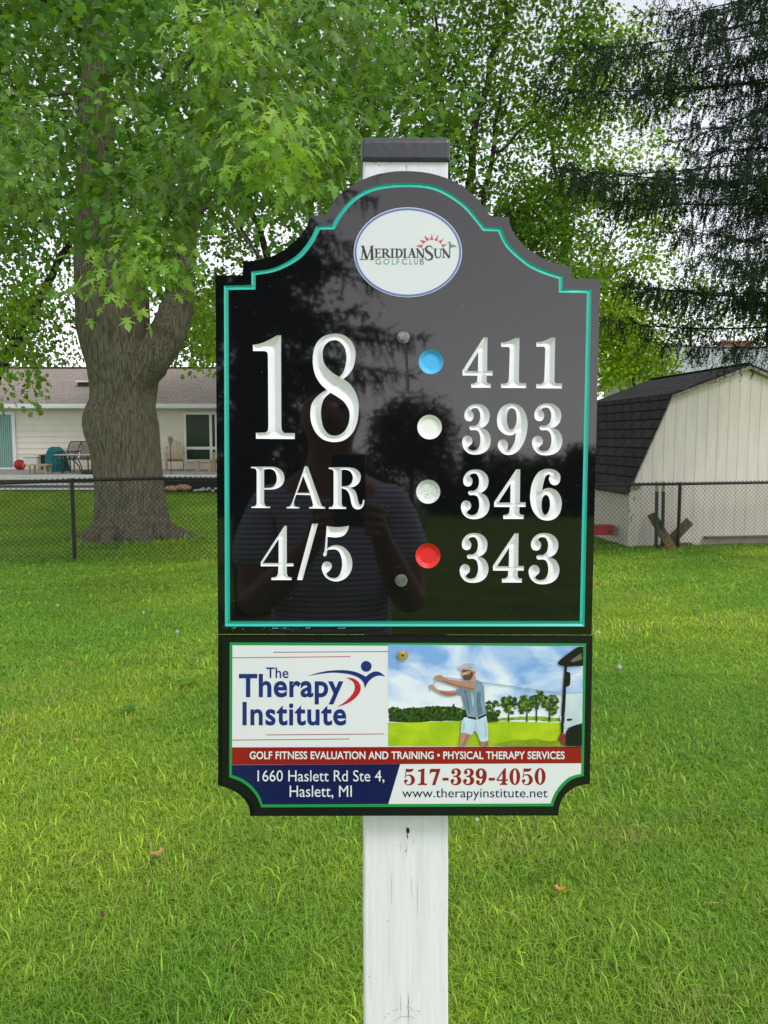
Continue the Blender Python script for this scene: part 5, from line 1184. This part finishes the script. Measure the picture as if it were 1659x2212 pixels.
    # green cushion
    c = at(193, 1020, 24.0); mb = MB(); mb.box((c[0] - .2, c[1] - .2, dz(24.3)), (c[0] + .2, c[1] + .2, dz(24.3) + .12)); tag(mb.build('cushion', mat('green_cushion', (.03, .07, .055), .8, .2), bevel=.05), 'dark green cushion lying on the deck beside the maple trunk', 'cushion')
    # balls
    for px, col, lb, rad in ((43, (.42, .02, .02), 'red ball on the deck beside the sliding door', .19), (55, (.55, .07, .015), 'orange-red ball on the deck next to the storage box', .16)):
        c = at(px, 1016, HY - .6); bmm = bmesh.new(); bmesh.ops.create_uvsphere(bmm, u_segments=20, v_segments=12, radius=rad); mb = MB(); z = dz(HY - .6)
        mb.add([(c[0] + v.co.x, c[1] + v.co.y, z + rad * .93 + v.co.z * .93 + .02 * math.cos(8 * math.atan2(v.co.y, v.co.x)) * rad) for v in bmm.verts], [tuple(q.index for q in f.verts) for f in bmm.faces]); bmm.free()
        tag(mb.build('ball', mat('ball_' + ('red' if px == 43 else 'orange'), col, .4, .4, noise_amt=.3, nscale=12), smooth=True), lb, 'ball')
    # adirondack chairs
    def adirondack(px, lb, rot=.25):
        Y = 26.0; x = X(px, Y); z = dz(Y); M = Matrix.Translation((x, Y, z)) @ Matrix.Rotation(rot, 4, 'Z'); T = lambda p: M @ Vector(p)
        r = empty('adirondack_chair', (x, Y, z), lb, 'chair', 'wooden chairs by the house window')
        mb = MB()
        for i in range(6):
            u = -.24 + .096 * i; hh = 1.06 - .32 * (u / .3) ** 2 * 1.2; mb.bar(T((u, .22, .30)), T((u * 1.12, .48, hh)), .085, .02, 0, M.to_3x3() @ Vector((0, -1, .3)))
        mb.build('backrest', wood, r)
        mb = MB()
        for i in range(5): mb.box((-.27, -.28 + i * .105, .40 - i * .025), (.27, -.19 + i * .105, .425 - i * .025), 0, M)
        mb.build('seat', wood, r)
        for s in (-1, 1):
            mb = MB(); mb.box((s * .33 - .06, -.34, .60), (s * .33 + .06, .32, .625), 0, M); mb.build('armrest', wood, r)
            mb = MB(); mb.box((s * .31 - .02, -.30, 0), (s * .31 + .02, -.19, .60), 0, M); mb.build('leg', wood, r)
            mb = MB(); mb.bar(T((s * .27, .42, .04)), T((s * .27, -.28, .36)), .03, .12); mb.build('leg', wood, r)
    adirondack(379, 'pale wooden armchair with a fan back under the house window'); adirondack(489, 'pale wooden armchair mostly hidden behind the sign edge', -.2)
    Y = 25.6; x0, x1 = X(425, Y), X(458, Y); zt = at(440, 994, Y)[2]; z0 = dz(Y); r = empty('side_table', ((x0 + x1) / 2, Y, z0), 'small pale wooden side table between the two wooden armchairs', 'table')
    mb = MB(); 
    for i in range(4): mb.box((x0, Y - .24 + i * .12, zt - .03), (x1, Y - .13 + i * .12, zt))
    mb.build('tabletop', wood, r)
    for xx in (x0 + .05, x1 - .05):
        for yy in (Y - .18, Y + .18): mb = MB(); mb.bar((xx, yy, z0), (xx, yy, zt - .03), .06, .04); mb.build('leg', wood, r)
    # garden torch
    Y = 24.0; a, b = at(370, 1030, Y), at(368, 958, Y); r = empty('garden_torch', (a[0], Y, dz(Y)), 'thin garden torch standing in front of the wooden armchair', 'torch')
    mb = MB(); mb.tube([(a[0], Y, dz(Y) - .4), (b[0], Y, b[2])], .016, 8); mb.build('pole', mat('torch_pole', (.13, .10, .08), .6, .3), r); mb = MB(); mb.lathe((b[0], Y, b[2] - .06), [(.03, 0), (.06, .10), (.09, .24), (.075, .25), (.03, .27), (.02, .31)], 12); mb.build('torch_head', mat('torch_head', (.30, .23, .17), .6, .4), r)
patio()

# second house behind the shed
def house2():
    Y = 34.0; r = empty('neighbour_house', (X(1560, Y), Y + 3, gz1(14, Y)), 'house with a pale grey-green roof and brick chimney behind the shed', 'house')
    x0, x1 = X(1395, Y), X(1900, Y); ze, zr = at(1500, 822, Y)[2], at(1500, 748, Y + 4)[2]; zb = 0
    sl = norm(np.array([[0, 4.4, zr - ze]]))[0]
    rm = shingle_mat('grey_green_shingles', (.30, .35, .33), (.34, .39, .37), (.25, .29, .28), .33, .14, (1, 0, 0), tuple(sl), .1)
    mb = MB(); mb.quad((x0, Y - .4, ze), (x1, Y - .4, ze), (x1, Y + 4, zr), (x0, Y + 4, zr)); mb.quad((x0, Y + 8.4, ze), (x1, Y + 8.4, ze), (x1, Y + 4, zr), (x0, Y + 4, zr)); rf = mb.build('roof', rm, r, fix=False)
    mb = MB(); mb.box((x0 + .3, Y, zb), (x1 - .3, Y + 8, ze - .02)); mb.add([(x0 + .3, Y, ze - .02), (x0 + .3, Y + 8, ze - .02), (x0 + .3, Y + 4, zr - .05)], [(0, 1, 2)]); mb.build('wall', mat('grey_wall', (.30, .31, .27), .7, .2), r)
    mb = MB(); mb.box((x0, Y - .5, ze - .16), (x1, Y - .4, ze)); mb.build('gutter', mat('pale_gutter', (.5, .52, .48), .6, .3), r)
    cx = X(1577, Y + 4); zt = at(1577, 741, Y + 4)[2]; mb = MB(); mb.box((cx - .7, Y + 3.7, zr - .5), (cx + .7, Y + 4.6, zt)); mb.box((cx - .78, Y + 3.62, zt), (cx + .78, Y + 4.68, zt + .08))
    mb.build('chimney', shingle_mat('red_brick', (.22, .09, .06), (.28, .12, .08), (.35, .30, .26), .22, .075, (1, 0, 0), (0, 0, 1), .12), rf, fix=False)
house2()

# ------------------------------------------------------------------ small things on the lawn
def lawn_bits():
    def gpt(px, py):
        d = ray(px, py); t = 2.0
        for _ in range(60):
            p = CAM + d * t; t += (p[2] - gz1(p[0], p[1])) / max(.05, -d[2]) * .8
        return CAM + d * t
    tan = mat('dry_leaf', (.46, .27, .12), .8, .2, noise_amt=.3, nscale=60)
    def oak(px, py, L, rot, lb, m):
        p = gpt(px, py) + np.array([0, 0, .05]); out = [(0, 0), (.10, .12), (.26, .20), (.16, .36), (.34, .48), (.18, .62), (.26, .82), (.06, .90), (0, 1.0), (-.10, .88), (-.26, .80), (-.16, .62), (-.34, .46), (-.18, .34), (-.24, .18), (-.08, .12)]
        mb = MB(); c, s = math.cos(rot), math.sin(rot); V = [(p[0] + L * (x * c - (y - .5) * s), p[1] + L * (x * s + (y - .5) * c) * 1.0, p[2] + L * (.25 * abs(x) + .12 * (y - .5) + .1 * math.sin(y * 9))) for x, y in [(0, .5)] + out]; n = len(out)
        mb.add(V, [(0, i + 1, (i + 1) % n + 1) for i in range(n)]); tag(mb.build('fallen_leaf', m), lb, 'leaf', 'fallen leaves on the lawn')
    oak(341, 1872, .055, -1.0, 'tan lobed dry leaf on the grass left of the post', tan); oak(1209, 1951, .04, 1.2, 'small curled orange-brown leaf on the grass right of the post', mat('orange_leaf', (.50, .22, .05), .8, .2)); oak(222, 2010, .03, .4, 'small dark brown leaf on the grass at lower left', mat('brown_leaf', (.10, .06, .03), .8, .2)); oak(330, 1895, .03, .9, 'dark withered leaf scrap beside the tan lobed leaf', mat('withered_leaf', (.08, .05, .03), .8, .2)); oak(168, 2105 - 500 + 16, .03, .2, 'tiny pale brown leaf in the grass at mid left', tan)
    pale = mat('pale_mushroom', (.34, .33, .28), .8, .2)
    for px, py, s, lb in ((383, 1376, .04, 'pale round mushroom in the grass just left of the sign'), (310, 1334, .035, 'small pale mushroom in the grass farther left of the sign'), (1337, 1455, .05, 'pale mushroom in the grass right of the sign panel'), (1291, 1378, .035, 'small pale mushroom beside the right edge of the sign'), (125, 1318, .04, 'small pale mushroom in the grass below the left fence post')):
        s *= .75; p = gpt(px, py); r = empty('mushroom', p, lb, 'mushroom', 'pale mushrooms in the lawn'); mb = MB(); mb.lathe((p[0], p[1], p[2] - .01), [(s * .18, 0), (s * .15, .045)], 10); mb.build('stalk', pale, r); mb = MB(); mb.lathe((p[0], p[1], p[2] + .034), [(s * .2, .0), (s * .5, .003), (s * .5, .008), (s * .38, .02), (s * .15, .027)], 14); mb.build('mushroom_cap', pale, r, smooth=True)
    wl_ = leafmat('weed_leaf', .4, .4)
    for px, py, lb, s in ((404, 1487, 'broad-leaved weed in the grass left of the printed panel', .05), (275, 1545, 'flat leafy weed in the grass farther left of the panel', .05), (1030, 1805, 'white clover patch in the grass right of the post', .018), (1500, 1330, 'leafy weed in the grass below the right fence post', .05)):
        p = gpt(px, py); n = 16 if s < .03 else 9; c = np.repeat(p[None], n, 0) + np.c_[rng.normal(0, .05 if s < .03 else .02, (n, 2)), rng.uniform(.04, .06, n)]; a = rng.uniform(0, 6.28, n)
        t = np.stack([np.cos(a), np.sin(a), rng.uniform(0, .3, n)], 1); nr = np.tile([0, 0, 1.0], (n, 1)) + rng.normal(0, .2, (n, 3))
        r = empty('weed', p, lb, 'weed'); leaves('weed_leaves', c, t, nr, np.full(n, s), np.tile([.14, .30, .03], (n, 1)) * rng.uniform(.8, 1.2, (n, 1)), LEAF_OVAL * np.array([1.5, 1, 1]), LEAF_OVAL_F, wl_, r)
        if s < .03:
            for q in ((0, 0), (.06, .04), (-.2, .06)):
                mb = MB(); mb.lathe((p[0] + q[0], p[1] + q[1], p[2] + .055), [(.002, 0), (.009, .006), (.008, .012), (.003, .017)], 8); mb.build('clover_flower', pale, r, smooth=True)
lawn_bits()
# ------------------------------------------------------------------ what stands behind the camera (seen mirrored in the gloss)
MN = -RF; MP = CAM + RF * DS
def behind(px, py, D):
    V = CAM + ray(px, py) * D; return V - 2 * np.dot(V - MP, MN) * MN
def behind_scene():
    b = behind(545, 1080, 9.6)
    root_base = (b[0], b[1], gz1(b[0], b[1])); bo = []
    r2 = np.random.default_rng(3)
    for i in range(150):
        z = 1.4 + i * .06; bo.append((r2.uniform(0, 6.28), z, max(.7, 2.6 - .085 * z) * r2.uniform(.7, 1.1), .28, .12))
    spruce('spruce_tree', 'dark spruce standing behind the photographer, seen mirrored in the black sign', root_base, 12.0, bo, (.016, .032, .020), per=18, dens=12, wid=.012)
    c = behind(520, 700, 17)  # added broad tree, placed to blacken the left of the reflection
    broad_tree('dark_filler_tree', 'added dark broad tree behind the mirrored spruce, darkening the left of the sign', (c[0], c[1], 0), [([(c[0], c[1], 0), (c[0], c[1], c[2])], .25, .1)], [(420, tuple(c), (2.0, 1.8, 3.6), 1)], 20, .17, (.03, .07, .02), dbark, crad=.5)
    c = behind(890, 945, 45); r = 2.55
    broad_tree('round_tree', 'round dense tree far across the course, mirrored below the sign badge', (c[0], c[1], 0), [([(c[0], c[1], 0), (c[0], c[1], c[2])], .22, .1)], [(520, tuple(c), (r, r, r * .95), 1)], 18, .26, (.05, .10, .02), dbark, tpl=1, crad=.7)
    rows = [(1020, 958, 60, 1.3, 1), (1075, 972, 66, 2.2, 0), (1130, 985, 70, 2.6, 0), (1190, 978, 68, 2.6, 0), (1245, 958, 60, 1.6, 1), (1290, 965, 66, 2.4, 0), (1350, 960, 66, 2.8, 0), (780, 985, 66, 3, 0), (700, 975, 66, 3, 0), (610, 970, 66, 3.2, 0), (520, 980, 66, 3, 0), (430, 970, 66, 3, 0), (960, 985, 70, 2.4, 0)]
    pl = ['far conifer beside the round tree, mirrored in the sign', 'low far tree right of the mirrored conifer', 'second low far tree right of the mirrored conifer', 'far tree mirrored beside the yardage 346', 'far conifer mirrored near the right rim of the sign', 'far tree mirrored at the right rim of the sign', 'far tree beyond the mirrored right rim', 'far tree mirrored behind the photographer', 'far tree mirrored above the word PAR', 'far tree mirrored behind the spruce', 'far tree mirrored at the left of the spruce', 'far tree mirrored at the left rim of the sign', 'far tree mirrored just right of the round tree']
    for (px, py, D, r, con), lb in zip(rows, pl):
        t = behind(px, py, D); h = t[2]
        if con: broad_tree('conifer_tree', lb, (t[0], t[1], 0), [([(t[0], t[1], 0), (t[0], t[1], h)], .2, .05)], [(80, (t[0], t[1], h * (.15 + .14 * k)), (r * (1.1 - .18 * k),) * 2 + (h * .1,), 0) for k in range(6)], 12, .3, (.03, .065, .02), dbark, 'trees along the far edge of the course', tpl=1, crad=.6)
        else: broad_tree('far_tree', lb, (t[0], t[1], 0), [([(t[0], t[1], 0), (t[0], t[1], h * .6)], .2, .05)], [(320, (t[0], t[1], h * .48), (r, r, h * .52), 1)], 16, .34, (.045, .09, .018), dbark, 'trees along the far edge of the course', tpl=1, crad=.8)
behind_scene()

def skinned(name, nodes, edges, m, parent, root=0, sub=2, org=(0, 0, 0)):
    bm = bmesh.new(); ly = bm.verts.layers.skin.verify(); off = worldloc(parent) if parent else Vector((0, 0, 0))
    vs = []
    for p in nodes:
        v = bm.verts.new(Vector([p[0] + org[0], p[1] + org[1], p[2] + org[2]]) - off); rr = p[3] if hasattr(p[3], '__len__') else (p[3], p[3]); v[ly].radius = rr; vs.append(v)
    vs[root][ly].use_root = True
    for a, b in edges: bm.edges.new((vs[a], vs[b]))
    me = bpy.data.meshes.new(name); bm.to_mesh(me); bm.free(); me.materials.append(m)
    o = bpy.data.objects.new(name, me); link(o, parent)
    s = o.modifiers.new('skin', 'SKIN'); s.use_smooth_shade = True; s.branch_smoothing = .4
    ss = o.modifiers.new('smooth', 'SUBSURF'); ss.levels = sub; ss.render_levels = sub
    return o
def photographer():
    h = behind(714, 893, 2.05); ox, oy = h[0], h[1]; zh = h[2]; s = zh / 1.67
    skin = mat('skin', (.34, .19, .13), .5, .4, noise_amt=.1, nscale=30); hair = mat('short_dark_hair', (.03, .022, .018), .8, .3)
    shirt = bpy.data.materials.new('striped_polo'); shirt.use_nodes = True; n, l = shirt.node_tree.nodes, shirt.node_tree.links; b = n['Principled BSDF']; b.inputs['Roughness'].default_value = .85
    tc = n.new('ShaderNodeTexCoord'); w = n.new('ShaderNodeTexWave'); w.bands_direction = 'Z'; w.inputs['Scale'].default_value = 24; w.inputs['Distortion'].default_value = .35; l.new(tc.outputs['Object'], w.inputs[0])
    rp = n.new('ShaderNodeValToRGB'); rp.color_ramp.elements[0].position = .35; rp.color_ramp.elements[1].position = .6; rp.color_ramp.elements[0].color = (.24, .27, .40, 1); rp.color_ramp.elements[1].color = (.62, .67, .82, 1); l.new(w.outputs[0], rp.inputs[0]); l.new(rp.outputs[0], b.inputs['Base Color'])
    navy = mat('dark_shorts', (.04, .045, .06), .85, .2); shoe = mat('dark_shoe', (.05, .05, .05), .6, .3)
    root = empty('person', (ox, oy, 0), 'person in a striped dark polo photographing the sign, mirrored in its gloss', 'person')
    pc = CAM - FW * .02 + np.array([-.009, 0, 0]) + UP * -.085             # middle of the phone's lower half
    N = [(0, 0, .98 * s, (.16, .12)), (0, .01, 1.12 * s, (.165, .13)), (0, 0, 1.30 * s, (.175, .125)), (0, -.01, 1.44 * s, (.12, .09)), (0, .0, 1.53 * s, .058), (0, .03, 1.585 * s, (.062, .072)), (0, .025, 1.665 * s, (.075, .092)), (0, .01, 1.735 * s, (.062, .072))]
    E = [(i, i + 1) for i in range(7)]
    def add(p, r, par): N.append((*p, r)); E.append((par, len(N) - 1)); return len(N) - 1
    add((0, .125, 1.655 * s), .013, 6)
    for sg in (-1, 1): add((sg * .083, .0, 1.66 * s), .016, 6)
    for sg in (-1, 1):
        a = add((sg * .155, -.01, 1.43 * s), .066, 3); e0 = add((sg * .195, .02, 1.30 * s), .052, a); e = add((sg * .205, .09, 1.17 * s), .043, e0)
        wr = np.array([pc[0] - ox + sg * .075, pc[1] - oy - .035, pc[2] - .075])
        f = add(((sg * .205 + wr[0]) / 2, (.09 + wr[1]) / 2 + .02, (1.17 * s + wr[2]) / 2 - .01), .041, e); wi = add(tuple(wr), .027, f)
        pm = wr + np.array([-sg * .018, .012, .045]); pa = add(tuple(pm), (.032, .020), wi)
        for k in range(4):                                   # fingers wrap behind the phone
            z0 = pm[2] + .028 - .018 * k; L = (.9, 1.0, .95, .78)[k]
            k0 = add((pm[0] + sg * .012, pm[1] + .020, z0), .0095, pa); k1 = add((pm[0] - sg * .006 * L, pm[1] + .043, z0 + .004), .0088, k0); add((pm[0] - sg * .030 * L, pm[1] + .045, z0 + .006), .0078, k1)
        t0 = add((pm[0] - sg * .012, pm[1] - .012, pm[2] + .022), .011, pa); add((pm[0] - sg * .035, pm[1] - .010, pm[2] + .040), .009, t0)
    for sg in (-1, 1):
        a = add((sg * .10, 0, .88 * s), .098, 0); k = add((sg * .115, .015, .50 * s), .063, a); c = add((sg * .118, -.01, .32 * s), .055, k); an = add((sg * .12, -.02, .09), .04, c); add((sg * .13, .13, .04), .037, an)
    body = skinned('body', N, E, skin, root, 0, 2, (ox, oy, 0))
    # clothing
    SN = [(0, 0, .93 * s, (.185, .145)), (0, .01, 1.12 * s, (.175, .145)), (0, 0, 1.30 * s, (.178, .14)), (0, -.01, 1.43 * s, (.125, .10)), (0, 0, 1.49 * s, .075)]; SE = [(0, 1), (1, 2), (2, 3), (3, 4)]
    for sg in (-1, 1): SN += [(sg * .158, -.01, 1.425 * s, .084), (sg * .196, .015, 1.32 * s, .072), (sg * .206, .045, 1.24 * s, .068)]; q = len(SN); SE += [(3, q - 3), (q - 3, q - 2), (q - 2, q - 1)]
    skinned('polo_shirt', SN, SE, shirt, root, 0, 2, (ox, oy, 0))
    HN = [(0, 0, .97 * s, (.178, .14)), (0, 0, .90 * s, (.16, .13))]; HE = [(0, 1)]
    for sg in (-1, 1): HN += [(sg * .10, 0, .84 * s, .12), (sg * .115, .01, .55 * s, .088)]; q = len(HN); HE += [(1, q - 2), (q - 2, q - 1)]
    skinned('shorts', HN, HE, navy, root, 0, 2, (ox, oy, 0))
    skinned('hair', [(0, -.012, 1.66 * s, (.078, .088)), (0, -.012, 1.735 * s, (.070, .082)), (0, -.02, 1.757 * s, (.05, .06))], [(0, 1), (1, 2)], hair, root, 0, 2, (ox, oy, 0))
    for sg in (-1, 1):
        mb = MB(); bmm = bmesh.new(); bmesh.ops.create_uvsphere(bmm, u_segments=10, v_segments=8, radius=.011); mb.add([(ox + sg * .031 + v.co.x, oy + .104 + v.co.y, 1.678 * s + v.co.z * .7) for v in bmm.verts], [tuple(q.index for q in f.verts) for f in bmm.faces]); bmm.free(); mb.build('eye', mat('eye_dark', (.05, .04, .04), .2, .5), root, smooth=True)
        skinned('shoe', [(sg * .12, -.05, .05, (.045, .045)), (sg * .125, .06, .04, .045), (sg * .132, .15, .035, .04)], [(0, 1), (1, 2)], shoe, root, 0, 2, (ox, oy, 0))
    mb = MB(); mb.bar((ox - .026, oy + .112, 1.618 * s), (ox + .026, oy + .112, 1.618 * s), .012, .009); mb.build('mouth', mat('lip', (.25, .10, .08), .5, .4), root, bevel=.003)
    # the phone, its camera at the taking lens
    ph = empty('phone', tuple(CAM - FW * .02), 'dark smartphone held upright in both hands, mirrored in the black sign', 'phone')
    def T(x, y, z): return tuple(CAM + np.array([1.0, 0, 0]) * x + UP * y - FW * z)
    def bx(x0, x1, y0, y1, z0, z1):
        m = MB(); vs = [T(x, y, z) for z in (z0, z1) for x, y in ((x0, y0), (x1, y0), (x1, y1), (x0, y1))]; m.add(vs, [(0, 1, 2, 3), (4, 5, 6, 7), (0, 1, 5, 4), (1, 2, 6, 5), (2, 3, 7, 6), (3, 0, 4, 7)]); return m
    bx(-.045, .028, -.125, .030, .013, .021).build('phone_body', mat('phone_black', (.012, .013, .015), .15, .5), ph, bevel=.003)
    bx(-.042, .025, -.121, .026, .0212, .0214).build('screen', mat('phone_screen', (.02, .02, .022), .05, .5), ph)
    for yy in (0, -.022, -.044): bx(-.008, .008, yy - .008, yy + .008, .0115, .0129).build('lens', mat('lens_glass', (.004, .004, .006), .03, .6), ph, bevel=.002)
photographer()
#--END--
